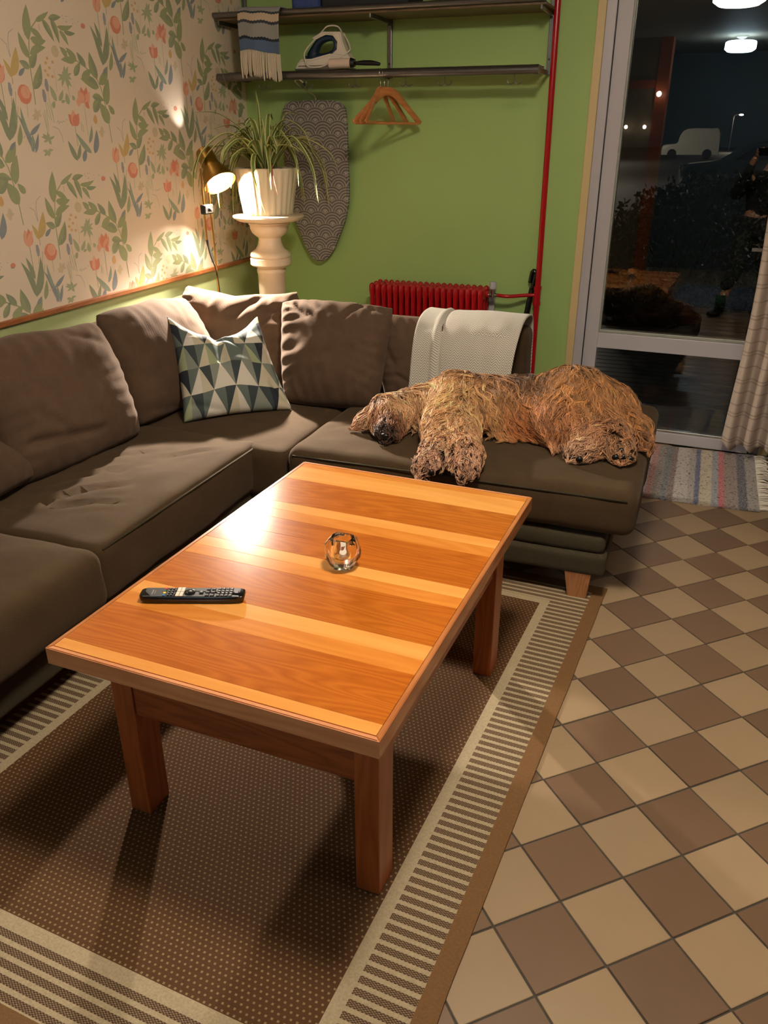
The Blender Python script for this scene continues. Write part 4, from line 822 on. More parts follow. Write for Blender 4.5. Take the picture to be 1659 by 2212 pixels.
extr([(0.412, 1.807), (0.704, 1.807), (0.706, 1.852), (0.600, 1.868), (0.50, 1.848), (0.445, 1.848), (0.424, 1.830)], -0.228, -0.132, 0.012, 'body', M_IW, 1)
extr([(0.602, 1.862), (0.700, 1.850), (0.682, 1.880), (0.664, 1.925), (0.655, 1.960), (0.560, 1.963), (0.505, 1.938), (0.52, 1.930), (0.575, 1.950), (0.615, 1.945), (0.638, 1.918), (0.634, 1.885)], -0.215, -0.145, 0.006, 'back_shell', M_IW, 1)
# handle loop: outline with hole built as a ribbon of quads
def loop_plate(outer, inner, y0, y1, mat, nm, par):
    po = smooth_path([(a, 0, c) for a, c in outer + outer[:1]], 4)[:-1]; n = len(po)
    pi_all = smooth_path([(a, 0, c) for a, c in inner + inner[:1]], 12)[:-1]
    cx = sum(p.x for p in pi_all) / len(pi_all); cz = sum(p.z for p in pi_all) / len(pi_all)
    def nearest(p):
        a = math.atan2(p.z - cz, p.x - cx); return min(pi_all, key=lambda q: abs((math.atan2(q.z - cz, q.x - cx) - a + PI) % (2 * PI) - PI))
    b = BM(); R = []
    for p in po:
        q = nearest(p); mid = p.lerp(q, 0.5)
        R.append([b.verts.new((p.x, y0 + 0.008, p.z)), b.verts.new((mid.x, y0, mid.z)), b.verts.new((q.x, y0 + 0.008, q.z)), b.verts.new((q.x, y1 - 0.008, q.z)), b.verts.new((mid.x, y1, mid.z)), b.verts.new((p.x, y1 - 0.008, p.z))])
    for i in range(n):
        for k in range(6): b.faces.new((R[i][k], R[(i + 1) % n][k], R[(i + 1) % n][(k + 1) % 6], R[i][(k + 1) % 6]))
    bmesh.ops.recalc_face_normals(b, faces=b.faces); return obj(nm, b, mat, par, smooth=True)
loop_plate([(0.470, 1.872), (0.495, 1.904), (0.528, 1.935), (0.573, 1.950), (0.613, 1.943), (0.633, 1.918), (0.630, 1.885), (0.607, 1.861), (0.552, 1.849), (0.480, 1.842)], [(0.518, 1.872), (0.533, 1.905), (0.565, 1.923), (0.606, 1.924), (0.613, 1.900), (0.600, 1.882), (0.560, 1.872)], -0.205, -0.155, M_IB, 'handle', IR)
obj('nose_button', mkbox(0.447, 0.470, -0.19, -0.17, 1.846, 1.864, 0.004), M_IB, IR)
obj('cord', tube(BM(), smooth_path([(0.655, -0.18, 1.95), (0.64, -0.2, 1.982), (0.59, -0.21, 1.985), (0.55, -0.2, 1.960), (0.47, -0.215, 1.885), (0.475, -0.235, 1.84), (0.50, -0.24, 1.812), (0.58, -0.24, 1.815), (0.69, -0.21, 1.87), (0.695, -0.19, 1.90), (0.66, -0.18, 1.955)], 6), 0.0035, 8), M_IW, IR, smooth=True)
LR = thing('lint_roller', 'white lint roller with black handle lying on the rack beside the iron', 'lint roller', (0.70, -0.262, 1.80))
obj('paper_roll', tube(BM(), [(0.617, -0.255, 1.822), (0.728, -0.255, 1.822)], 0.0215, 24), simple('lint_paper', sr(222, 200, 180), 0.8), LR, smooth=AA)
obj('collar', tube(BM(), [(0.728, -0.255, 1.822), (0.748, -0.255, 1.822)], [0.023, 0.017], 20), M_RK, LR, smooth=AA)
obj('handle', tube(BM(), smooth_path([(0.748, -0.255, 1.820), (0.79, -0.255, 1.821), (0.84, -0.255, 1.819), (0.878, -0.255, 1.813)], 4), [0.008, .008, .009, .010, .011, .0115, .0115, .0115, .011, .010, .009, .008, .006], 12), M_RK, LR, smooth=True)
# woven throw hanging from the upper shelf
TH = thing('woven_throw', 'grey and blue striped woven throw with white fringe hanging from the upper rack', 'throw', (0.28, -0.30, 2.05))
m = Mat('woven_throw_stripes', 0.95); t_ = m.nt.nodes.new('ShaderNodeTexCoord'); sp_ = m.nt.nodes.new('ShaderNodeSeparateXYZ'); m.nt.links.new(t_.outputs['UV'], sp_.inputs[0])
u, v = X(m.nt, sp_.outputs[0]), X(m.nt, sp_.outputs[1]); vv = v + (u * 90).sin() * 0.004 + (u * 13).sin() * 0.012
c = m.ramp(vv, [(0, sr(150, 150, 148)), (0.40, sr(60, 66, 74)), (0.435, sr(200, 180, 155)), (0.535, sr(60, 66, 74)), (0.57, sr(150, 150, 145)), (0.73, sr(40, 48, 60)), (0.765, sr(74, 100, 136))], 'CONSTANT')
spk = ((u * 46).fract().lt(0.4) * (v * 60 + (u * 46).floor() * 0.5).fract().lt(0.5)) * v.gt(0.765); c = m.mix(spk * 0.6, c, sr(150, 160, 175)); m.set('Base Color', c); m.bump(m.noise(200, 2), 0.5, 0.003); M_TH = m.m
pth = smooth_path([(0, -0.20, 2.058), (0, -0.285, 2.066), (0, -0.312, 2.05), (0, -0.322, 1.99), (0, -0.325, 1.92), (0, -0.325, 1.885)], 6)
def thf(u, v):
    k = v * (len(pth) - 1); i = min(int(k), len(pth) - 2); p = pth[i].lerp(pth[i + 1], k - i)
    return Vector((0.152 + 0.232 * u - 0.012 * v * u + 0.012 * v, p.y + 0.010 * math.sin(u * 9 + 1) * v, p.z + (-0.035 * max(0, u - 0.45) ** 1.5 * 2 + 0.006 * math.sin(u * 8)) * v))
b = BM(); surf_grid(b, 40, 40, thf, uv=True)
o = obj('cloth', b, M_TH, TH, smooth=True); md = o.modifiers.new('t', 'SOLIDIFY'); md.thickness = 0.006
b = BM()
for k in range(26):
    r = random.Random(k); u = k / 25; p = thf(u, 1.0); L = 0.105 + 0.02 * r.random(); dx = (r.random() - 0.5) * 0.012
    tube(b, smooth_path([p, p + Vector((dx * 0.5, -0.003, -L * 0.5)), p + Vector((dx, 0.001, -L))], 4), [0.0044] * 6 + [0.005, 0.0046, 0.003], 6)
o = obj('fringe', b, simple('cream_wool_fringe', sr(214, 200, 176), 0.95), TH, smooth=True); o['kind'] = 'stuff'
# things on the upper shelf
o = obj('folded_jeans', pad(0.425, 0.57, -0.27, -0.10, 2.034, 2.12, 0.025, crown=0.01, wr=0.006, sd=2), simple('blue_denim', sr(56, 76, 130), 0.9, 80, 0.3), smooth=True); tag(o, 'bundle of blue cloth beside the throw on the upper rack', 'cloth')
bx = thing('storage_box', 'dark storage box on the upper hat rack', 'box', (0.80, -0.15, 2.034))
b = mkbox(0.585, 1.02, -0.265, -0.04, 2.0345, 2.22, 0.006); obj('box_body', b, simple('dark_box', sr(30, 30, 34), 0.7, 30), bx)
obj('lid', mkbox(0.580, 1.025, -0.27, -0.035, 2.20, 2.235, 0.004), simple('dark_lid', sr(40, 40, 44), 0.6), bx)
bx = thing('wicker_basket', 'woven brown basket on the right of the upper hat rack', 'basket', (1.35, -0.15, 2.034))
b = BM(); lathe(b, [(0.15, 2.035), (0.17, 2.05), (0.18, 2.22), (0.17, 2.22), (0.16, 2.06), (0.001, 2.05)], (0, 0, 0), 28); bmesh.ops.scale(b, vec=(1.4, 0.62, 1), verts=b.verts); bmesh.ops.translate(b, vec=(1.35, -0.15, 0), verts=b.verts)
m = Mat('wicker', 0.8); x, y, z = m.coord('Object'); wv = (z * 400).sin() * (x * 160).sin(); m.set('Base Color', m.mix(wv, sr(70, 66, 40), sr(120, 110, 70))); m.bump(wv, 0.6, 0.004); obj('woven_shell', b, m.m, bx, smooth=AA)

# ------------------------------------------------------------------ pedestal, pot and plant
PX, PY = 0.322, -0.42
M_PED = simple('cream_painted_wood', sr(226, 208, 180), 0.32, 40, 0.04)
PD = thing('pedestal', 'turned cream painted wooden pedestal column in the corner', 'pedestal', (PX, PY, 0))
obj('column', lathe(BM(), [(0.13, 0.001), (0.13, 0.05), (0.11, 0.07), (0.085, 0.11), (0.074, 0.16), (0.071, 0.60), (0.0725, 0.84), (0.076, 0.845), (0.077, 0.860), (0.073, 0.866), (0.078, 0.874), (0.100, 0.880), (0.108, 0.888), (0.108, 0.918), (0.105, 0.921), (0.102, 0.922), (0.106, 0.926), (0.107, 0.932), (0.103, 0.945), (0.090, 0.955), (0.078, 0.962), (0.064, 0.985), (0.058, 1.010), (0.060, 1.022), (0.072, 1.030), (0.090, 1.045), (0.099, 1.065), (0.100, 1.082), (0.106, 1.086), (0.106, 1.090), (0.112, 1.096)], (PX, PY, 0), 56), M_PED, PD, smooth=AA)
obj('top_plate', lathe(BM(), [(0.10, 1.096), (0.155, 1.104), (0.178, 1.116), (0.183, 1.124), (0.181, 1.131), (0.170, 1.134), (0.001, 1.134)], (PX, PY, 0), 64), M_PED, PD, smooth=AA)
PT = thing('plant_pot', 'cream ribbed ceramic plant pot on the pedestal', 'plant pot', (PX, PY, 1.134))
NR = 26
obj('ribbed_wall', lathe(BM(), [(0.120, 1.1345), (0.124, 1.138), (0.127, 1.16), (0.150, 1.30), (0.160, 1.350), (0.163, 1.357), (0.156, 1.357), (0.152, 1.345), (0.145, 1.325)], (PX, PY, 0), 208, wob=lambda a, z: 0.050 * (abs(math.sin(NR / 2 * (a + (z - 1.134) * 1.2))) ** 0.7 - 0.5) if z < 1.352 else 0.008 * math.cos(NR * a)), simple('cream_ceramic', sr(232, 218, 190), 0.28, 0), PT, smooth=True)
b = BM(); lathe(b, [(0.146, 1.325), (0.10, 1.334), (0.001, 1.338)], (PX, PY, 0), 40)
for v in b.verts: v.co.z += 0.006 * nz(v.co, 40, 1)
obj('soil', b, simple('dark_soil', sr(40, 30, 22), 0.95, 90, 0.4), PT, smooth=True)
SPL = thing('spider_plant', 'spider plant with long green and pale striped leaves in the ribbed pot', 'plant', (PX, PY, 1.335))
m = Mat('spider_leaf', 0.45); t_ = m.nt.nodes.new('ShaderNodeTexCoord'); sp_ = m.nt.nodes.new('ShaderNodeSeparateXYZ'); m.nt.links.new(t_.outputs['UV'], sp_.inputs[0])
u = X(m.nt, sp_.outputs[0]); e = (u - 0.5).abs(); n = m.noise(30, 2)
m.set('Base Color', m.mix(e.gt(0.30), m.mix(n, sr(96, 120, 50), sr(130, 150, 70)), sr(222, 220, 156))); m.set('Subsurface Weight', 0.0); M_LEAF = m.m
M_LEAFR = simple('reddish_dry_leaf', sr(140, 60, 34), 0.5, 20, 0.2)
def leaf(base, pts, w, mat=None):
    P = smooth_path([base] + pts, 6); n = len(P) - 1; b = BM(); lay = b.loops.layers.uv.verify(); rows = []
    Pp, T, N = frames(P)
    for i in range(n + 1):
        s = i / n; hw = w * (min(1, 0.45 + s * 2.2)) * (1 - s ** 3) ** 0.8 + 0.0004
        side = T[i].cross(Vector((0, 0, 1))); 
        if side.length < 0.25: side = (T[i].cross(Vector((0.3, 1, 0))))
        side.normalize()
        if rows and side.dot(rows[-1][3]) < 0: side = -side
        up = side.cross(T[i]).normalized()
        rows.append((b.verts.new(P[i] - side * hw + up * hw * 0.45), b.verts.new(P[i]), b.verts.new(P[i] + side * hw + up * hw * 0.45), side))
    for i in range(n):
        for k in range(2):
            f = b.faces.new((rows[i][k], rows[i][k + 1], rows[i + 1][k + 1], rows[i + 1][k]))
            for lp, uu in zip(f.loops, (k * 0.5, k * 0.5 + 0.5, k * 0.5 + 0.5, k * 0.5)): lp[lay].uv = (uu, 0)
    obj('leaf', b, mat or M_LEAF, SPL, smooth=True)
rl = random.Random(11)
for k in range(74):
    a = 2 * PI * k / 74 * 2.618 + rl.random(); ring_ = k / 74
    R_ = 0.14 + 0.30 * rl.random() ** 0.8 * (0.4 + ring_ * 0.7); Hm = 0.07 + 0.19 * (1 - ring_ * 0.75) * (0.5 + 0.6 * rl.random()); dr = (0.02 + 0.30 * ring_ * rl.random())
    ca, sa = math.cos(a), math.sin(a)
    if sa > 0.2: R_ *= 0.8
    b0 = Vector((PX + 0.03 * ca, PY + 0.03 * sa, 1.337))
    lim = lambda x: max(0.035, x)
    q = lambda r_, h: Vector((lim(PX + r_ * ca), min(-0.012, PY + r_ * sa), 1.337 + h))
    pts = [q(0.04 + R_ * 0.22, Hm * 0.72), q(R_ * 0.62, Hm)]
    e_ = q(R_, Hm - dr * 0.55); pts.append(e_)
    if ring_ > 0.45: 
        f_ = q(R_ * 1.14, Hm - dr * 1.3)
        if math.hypot(f_.x - PX, f_.y - PY) < 0.18: f_.z = max(f_.z, 1.36)
        pts.append(f_)
    leaf(b0, pts, 0.0105 + 0.004 * rl.random())
def px_leaf(pts, w=0.009, mat=None): leaf(Vector((PX, PY, 1.337)), [Vector(p) for p in pts], w, mat)
px_leaf([(0.24, -0.44, 1.50), (0.10, -0.46, 1.60), (0.05, -0.62, 1.605)])
px_leaf([(0.27, -0.46, 1.52), (0.20, -0.50, 1.66), (0.16, -0.52, 1.80), (0.135, -0.54, 1.86)], 0.003)
px_leaf([(0.34, -0.55, 1.42), (0.36, -0.62, 1.36), (0.375, -0.60, 1.24), (0.39, -0.58, 1.155)], 0.012)
px_leaf([(0.26, -0.50, 1.43), (0.16, -0.58, 1.42), (0.10, -0.62, 1.32)])
px_leaf([(0.28, -0.50, 1.42), (0.19, -0.56, 1.40), (0.150, -0.60, 1.30), (0.135, -0.585, 1.17)], 0.010)
px_leaf([(0.40, -0.50, 1.38), (0.43, -0.57, 1.36), (0.455, -0.565, 1.24)], 0.008, M_LEAFR)
px_leaf([(0.31, -0.44, 1.52), (0.30, -0.43, 1.63), (0.295, -0.43, 1.70)], 0.009)
px_leaf([(0.38, -0.44, 1.50), (0.46, -0.46, 1.57), (0.56, -0.48, 1.53), (0.62, -0.50, 1.44)])
px_leaf([(0.38, -0.48, 1.46), (0.48, -0.52, 1.50), (0.56, -0.56, 1.40), (0.58, -0.58, 1.28)])
# ------------------------------------------------------------------ brass reading lamp
M_BR = Mat('brushed_brass', 0.28, sr(196, 156, 84)); M_BR.set('Metallic', 1.0); M_BR = M_BR.m
LM = thing('reading_lamp', 'brass reading lamp with twin rods and a lit spot head by the wallpaper', 'lamp', (0.13, -0.645, 0))
obj('base', lathe(BM(), [(0.11, 0.001), (0.11, 0.012), (0.10, 0.018), (0.012, 0.024)], (0.125, -0.60, 0), 40), M_BR, LM, smooth=AA)
obj('rod', tube(BM(), [(0.128, -0.622, 0.02), (0.122, -0.655, 1.25)], 0.0052, 12), M_BR, LM, smooth=AA)
obj('rod', tube(BM(), [(0.120, -0.705, 1.03), (0.120, -0.708, 1.36)], 0.0048, 12), M_BR, LM, smooth=AA)
obj('cord', tube(BM(), smooth_path([(0.120, -0.705, 1.03), (0.125, -0.695, 0.96), (0.13, -0.655, 0.86), (0.13, -0.64, 0.70), (0.13, -0.645, 0.30), (0.13, -0.63, 0.02)], 6), 0.003, 8), M_RK, LM, smooth=True)
obj('cord_grip', tube(BM(), [(0.120, -0.705, 1.03), (0.121, -0.703, 1.002)], [0.0065, 0.004], 10), M_RK, LM, smooth=AA)
b = mkbox(0.106, 0.136, -0.722, -0.642, 1.150, 1.195, 0.006); obj('clamp', b, M_RK, LM)
obj('knob', lathe(BM(), [(0.010, 0), (0.010, 0.012), (0.006, 0.014), (0.001, 0.014)], (0, 0, 0), 16, M=Matrix.Translation((0.136, -0.685, 1.172)) @ Matrix.Rotation(PI / 2, 4, 'Y')), M_RK, LM, smooth=AA)
H0 = Vector((0.066, -0.585, 1.438)); H1 = Vector((0.180, -0.632, 1.286)); HD = (H1 - H0).normalized()
Rm = HD.to_track_quat('Z', 'Y').to_matrix().to_4x4(); HM = Matrix.Translation(H0) @ Rm; HL_ = (H1 - H0).length
b = BM(); lathe(b, [(0.030, 0.0), (0.038, 0.004), (0.043, 0.016), (0.0445, 0.095), (0.060, 0.115), (0.083, HL_ - 0.005), (0.0815, HL_ - 0.005), (0.058, 0.117), (0.0425, 0.097), (0.041, 0.018), (0.030, 0.006)], (0, 0, 0), 40, M=HM)
obj('shade', b, M_BR, LM, smooth=AA)
obj('neck', tube(BM(), [(0.121, -0.665, 1.25), (0.10, -0.64, 1.34), H0 + HD * 0.07], 0.006, 10), M_BR, LM, smooth=True)
MB_ = Mat('lamp_bulb_glow', 0.4, (1, 0.95, 0.88)); MB_.set('Emission Color', (1, 0.86, 0.70, 1)); MB_.set('Emission Strength', 4200.0); MB_ = MB_.m
b = BM(); lathe(b, [(0.001, 0.160), (0.019, 0.155), (0.028, 0.140), (0.025, 0.120), (0.014, 0.100), (0.013, 0.04), (0.001, 0.04)][::-1], (0, 0, 0), 24, M=HM); obj('bulb', b, MB_, LM, smooth=True)

ld = bpy.data.lights.new('added_cushion_spot', 'SPOT'); ld.energy = 420; ld.color = (1, 0.86, 0.74); ld.spot_size = math.radians(80); ld.spot_blend = 0.8; ld.shadow_soft_size = 0.03  # extra spot at the shade mouth, added to brighten corner cushion and pillow
lo = bpy.data.objects.new('added_cushion_spot', ld); lo.location = H1 + HD * 0.012; lo.rotation_euler = (Vector((0.40, -1.10, 0.62)) - lo.location).to_track_quat('-Z', 'Y').to_euler(); COL.objects.link(lo)
ld = bpy.data.lights.new('added_wall_spot', 'SPOT'); ld.energy = 2.2; ld.color = (1, 0.9, 0.8); ld.spot_size = math.radians(58); ld.spot_blend = 0.8; ld.shadow_soft_size = 0.01  # extra spot outside the shade, added for the bright patch on the wallpaper
lo = bpy.data.objects.new('added_wall_spot', ld); lo.location = (0.075, -0.635, 1.485); lo.rotation_euler = (Vector((0.0, -0.700, 1.66)) - Vector((0.075, -0.635, 1.485))).to_track_quat('-Z', 'Y').to_euler(); COL.objects.link(lo)
# ------------------------------------------------------------------ curtain
m = Mat('checked_gauze_curtain', 0.9); x, y, z = m.coord('Object')
nn = m.noise(3, 2, m.cv); hz = (z + nn * 0.03); lines = ((hz * (1 / 0.062)).fract().lt(0.10)).mx((hz * (1 / 0.155) + 0.3).fract().lt(0.045))
t_ = m.nt.nodes.new('ShaderNodeTexCoord'); sp_ = m.nt.nodes.new('ShaderNodeSeparateXYZ'); m.nt.links.new(t_.outputs['UV'], sp_.inputs[0]); uu = X(m.nt, sp_.outputs[0])
vl = (uu * 26).fract().lt(0.06); c = m.mix(lines * 0.55 * (m.noise(14, 2) + 0.3), sr(182, 166, 152), sr(104, 84, 74)); c = m.mix(vl * 0.25, c, sr(150, 130, 118)); m.set('Base Color', c); m.bump(m.noise(350, 2), 0.3, 0.001); M_CUR = m.m
def curf(u, v):
    z = 2.50 - v * (2.50 - 0.055)
    x = 2.712 - 0.022 * v ** 3 + 0.62 * u + 0.008 * math.sin(v * 11) * (1 - u); amp = 0.016 + 0.018 * v
    y = -0.125 - amp * math.sin(u * 42 + 0.5 * math.sin(v * 4)) - 0.012 * nz((u * 4, v * 3, 0), 1, 2)
    if v > 0.97: z += 0.018 * math.sin(u * 42 + 1) * (v - 0.97) / 0.03 + 0.01
    return Vector((x, y, z))
b = BM(); surf_grid(b, 130, 110, curf, uv=True)
o = obj('curtain', b, M_CUR, smooth=True); md = o.modifiers.new('t', 'SOLIDIFY'); md.thickness = 0.0015
tag(o, 'pale checked gauze curtain hanging at the right side of the glass door', 'curtain')
cr = thing('curtain_rod', 'thin rod carrying the pale curtain above the door', 'rod', (2.4, -0.12, 2.5))
obj('pole', tube(BM(), [(1.75, -0.125, 2.515), (3.45, -0.125, 2.515)], 0.010, 12), M_STEEL, cr, smooth=AA)
for x in (1.78, 3.42): obj('bracket', tube(BM(), [(x, 0.0, 2.515), (x, -0.125, 2.515)], 0.007, 10), M_STEEL, cr)
gb = thing('grey_crate', 'grey plastic crate at the right edge by the rag rug', 'crate', (3.05, -0.98, 0))
b = BM(); box(b, 2.90, 3.26, -1.14, -0.85, 0.0005, 0.24, 0.01); obj('crate_body', b, simple('grey_plastic', sr(92, 90, 96), 0.5, 20), gb); obj('rim', mkbox(2.892, 3.268, -1.148, -0.842, 0.225, 0.245, 0.004), simple('grey_rim', sr(104, 102, 108), 0.5), gb)

# ------------------------------------------------------------------ outside the door
M_DECK = simple('wet_dark_decking', sr(60, 62, 66), 0.35, 12, 0.3)
gr = struct('ground', mkbox(-30, 40, 0.17, 120, -0.20, -0.10), simple('night_asphalt', sr(28, 29, 28), 0.7, 3, 0.3))
dk = bpy.data.objects.new('terrace', None); COL.objects.link(dk); dk['kind'] = 'structure'; dk.location = (2.3, 1.5, -0.06)
for k in range(26): obj('deck_board', mkbox(0.6, 4.4, 0.22 + k * 0.115, 0.325 + k * 0.115, -0.10, -0.05, 0.003, seg=1), M_DECK, dk)
M_HEDGE = simple('dark_hedge_leaf', sr(74, 90, 54), 0.6, 2, 0.4)
def bush(cx, cy, rx, ry, h, n, sd, lab, sprig=0.05):
    r = np.random.default_rng(sd); u = r.random((n, 5))
    th = u[:, 0] * 2 * PI; ph = np.arccos(u[:, 1]); rr = 0.75 + 0.3 * u[:, 2]
    P = np.stack([cx + rx * rr * np.sin(ph) * np.cos(th), cy + ry * rr * np.sin(ph) * np.sin(th), -0.1 + h * rr * np.cos(ph)], 1)
    d1 = r.normal(size=(n, 3)); d1 /= np.linalg.norm(d1, axis=1)[:, None]; d2 = np.cross(d1, r.normal(size=(n, 3))); d2 /= np.linalg.norm(d2, axis=1)[:, None]
    L = sprig * (0.6 + u[:, 3])[:, None]; V = np.stack([P, P + d1 * L * 0.5 + d2 * L * 0.3, P + d1 * L, P + d1 * L * 0.5 - d2 * L * 0.3], 1).reshape(-1, 3)
    me = bpy.data.meshes.new('foliage'); F = np.arange(4 * n).reshape(-1, 4); me.from_pydata(V.tolist(), [], F.tolist())
    t = thing('bush', lab, 'bush', (cx, cy, -0.1)); f = put('foliage', me, M_HEDGE, t); f['kind'] = 'stuff'
    b = BM()
    for k in range(7):
        a = k * 0.9; tube(b, [(cx, cy, -0.1), (cx + rx * 0.5 * math.cos(a), cy + ry * 0.5 * math.sin(a), -0.1 + h * 0.6)], [0.02, 0.008], 6)
    obj('stem', b, simple('bark', sr(60, 48, 38), 0.9), t)
bush(0.55, 4.9, 0.78, 0.75, 1.15, 6500, 1, 'dark bush at the left of the hedge row outside')
bush(2.25, 5.0, 0.80, 0.80, 1.02, 7000, 2, 'leafy dark bush in the middle of the hedge row outside')
bush(3.95, 5.1, 0.80, 0.80, 1.08, 7000, 3, 'dark bush right of the middle of the hedge row outside')
bush(5.65, 5.2, 0.80, 0.80, 1.10, 4000, 5, 'dark bush at the right end of the hedge row outside')
bush(-2.2, 9.0, 2.0, 1.2, 3.4, 8000, 4, 'tall dark tree-like bush far left outside', 0.12)
bush(2.6, 7.6, 1.6, 0.7, 1.12, 9000, 6, 'wide low bush behind the hedge row outside', 0.07)
def car(lab, cx, cy, col, rot, L=4.3, H=1.44, kind='car', prof=None):
    t = thing('car' if kind == 'car' else 'van', lab, kind, (cx, cy, -0.10), rot)
    prof = prof or [(-L / 2, 0.25), (-L / 2, 0.62), (-L / 2 + 0.25, 0.78), (-L * 0.22, 0.92), (-L * 0.06, H - 0.06), (L * 0.12, H), (L * 0.32, H - 0.10), (L / 2 - 0.15, 0.98), (L / 2, 0.86), (L / 2, 0.28)]
    b = BM(); pp = [p.xy for p in smooth_path([(a, c, 0) for a, c in prof], 3)]
    R = []
    for yy, k in ((-0.86, 0.90), (-0.84, 0.97), (-0.78, 1.0), (0.78, 1.0), (0.84, 0.97), (0.86, 0.90)):
        R.append([b.verts.new((p[0] * (0.985 if abs(yy) > 0.8 else 1), yy * (1 - 0.22 * max(0, p[1] - 0.85)), 0.25 + (p[1] - 0.25) * k)) for p in pp])
    for A, B_ in zip(R, R[1:]):
        for k in range(len(pp) - 1): b.faces.new((A[k], A[k + 1], B_[k + 1], B_[k]))
        b.faces.new((A[-1], A[0], B_[0], B_[-1]))
    b.faces.new(R[0]); b.faces.new(R[-1][::-1]); bmesh.ops.recalc_face_normals(b, faces=b.faces)
    obj('body', b, col, t, local=True, smooth=math.radians(50))
    if kind == 'car':
        for sy in (-1, 1):
            g_ = prism(BM(), [(-L * 0.17, 0.93), (-L * 0.05, H - 0.14), (L * 0.12, H - 0.09), (L * 0.30, H - 0.18), (L * 0.37, 0.97)], lambda p: Vector((p[0], sy * (0.855 - 0.22 * max(0, p[1] - 0.85) * 0.86), p[1])), lambda p: Vector((p[0], sy * (0.840 - 0.22 * max(0, p[1] - 0.85) * 0.86), p[1])))
            obj('side_window', g_, M_CGL, t, local=True)
    for x in (-L * 0.31, L * 0.30):
        for sy in (-0.80, 0.80):
            w_ = lathe(BM(), [(0.001, -0.10), (0.30, -0.10), (0.32, -0.07), (0.32, 0.07), (0.30, 0.10), (0.001, 0.10)], (0, 0, 0), 24, M=Matrix.Translation((x, sy, 0.32)) @ Matrix.Rotation(PI / 2, 4, 'X')); obj('wheel', w_, M_RB, t, local=True, smooth=AA)
    for sy in (-0.6, 0.6): obj('headlight', mkbox(-L / 2 - 0.01, -L / 2 + 0.1, sy - 0.15, sy + 0.15, 0.60, 0.72, 0.02), M_CHR, t, local=True)
    return t
M_CGL = simple('dark_car_glass', sr(10, 12, 14), 0.05)
M_C1 = simple('dark_green_car_paint', sr(40, 54, 50), 0.12, 0, Coat_Weight=1.0); M_C2 = simple('dark_blue_car_paint', sr(34, 44, 54), 0.12, 0, Coat_Weight=1.0); M_VAN = simple('white_van_paint', sr(215, 215, 200), 0.4)
car('dark parked car outside, nearer the white van', 3.6, 24.6, M_C1, 0.10)
car('dark blue parked car outside at the right', 6.0, 22.2, M_C2, 0.12)
car('white van parked far beyond the dark cars', 0.55, 64.0, M_VAN, 0.0, 3.9, 1.95, 'van', [(-1.95, 0.25), (-1.95, 0.70), (-1.75, 0.92), (-0.95, 1.02), (-0.80, 1.50), (-0.35, 1.95), (1.20, 1.98), (1.80, 1.90), (1.95, 0.9), (1.95, 0.28)])
def street_lamp(x, y, h, lab, mat, pw=None):
    t = thing('street_lamp', lab, 'street lamp', (x, y, -0.1))
    obj('pole', tube(BM(), smooth_path([(x, y, -0.1), (x, y, h * 0.6), (x, y, h - 0.2), (x + 0.15, y - 0.1, h), (x + 0.6, y - 0.3, h + 0.05)], 4), 0.05, 8), M_STEEL, t, smooth=True)
    b = BM(); bmesh.ops.create_uvsphere(b, u_segments=14, v_segments=8, radius=0.16); bmesh.ops.scale(b, vec=(1.3, 1, 0.5), verts=b.verts); bmesh.ops.translate(b, vec=(x + 0.65, y - 0.3, h), verts=b.verts); obj('lamp_head', b, mat, t, smooth=True)
M_STL = Mat('street_lamp_glow', 0.5, (1, 1, 1)); M_STL.set('Emission Color', (1, 0.85, 0.68, 1)); M_STL.set('Emission Strength', 500.0); M_STL = M_STL.m
street_lamp(3.4, 90.0, 3.2, 'distant street lamp with a warm light beyond the cars', M_STL)
street_lamp(-5.5, 56.0, 5.0, 'unseen street lamp added to light the white van', M_STL)  # out of view, added to brighten the van
street_lamp(-3.2, 30.0, 4.0, 'unseen street lamp far left of the terrace, added to light the cars', M_STL)  # out of view, added as light for the parked cars
street_lamp(7.4, 14.0, 4.6, 'street lamp nearest the terrace, hidden by the curtain, added to light the cars', M_STL)  # out of sight behind the curtain, added as light for the cars
# ------------------------------------------------------------------ the dog
CAPS = [((1.60,-1.26,.510),(1.86,-1.21,.505),.112,.100),((1.86,-1.21,.505),(2.07,-1.15,.520),.100,.120),((1.58,-1.37,.500),(1.76,-1.36,.490),.090,.078),((1.75,-1.35,.490),(2.00,-1.33,.490),.078,.080),
 ((2.05,-1.13,.530),(2.19,-1.10,.505),.118,.090),((2.05,-1.17,.540),(2.04,-1.40,.508),.112,.086),((2.04,-1.40,.510),(2.20,-1.47,.478),.066,.046),((2.20,-1.47,.478),(2.14,-1.575,.462),.044,.040),
 ((2.10,-1.2,.500),(2.24,-1.38,.475),.090,.050),((2.24,-1.38,.475),(2.285,-1.53,.464),.046,.040),((1.60,-1.28,.520),(1.47,-1.40,.495),.098,.078),((1.47,-1.40,.495),(1.375,-1.47,.490),.074,.078),
 ((1.385,-1.48,.482),(1.425,-1.62,.468),.062,.038),((1.60,-1.38,.520),(1.63,-1.58,.505),.080,.058),((1.63,-1.58,.505),(1.672,-1.78,.485),.054,.042),((1.672,-1.78,.485),(1.660,-1.885,.462),.041,.037),
 ((1.64,-1.40,.505),(1.705,-1.60,.490),.074,.056),((1.705,-1.60,.490),(1.775,-1.78,.480),.052,.042),((1.775,-1.78,.480),(1.80,-1.875,.460),.041,.036),((2.20,-1.12,.50),(2.31,-1.22,.468),.045,.034),((2.31,-1.22,.468),(2.35,-1.36,.455),.034,.022),
 ((1.36,-1.47,.49),(1.285,-1.535,.462),.040,.024)]
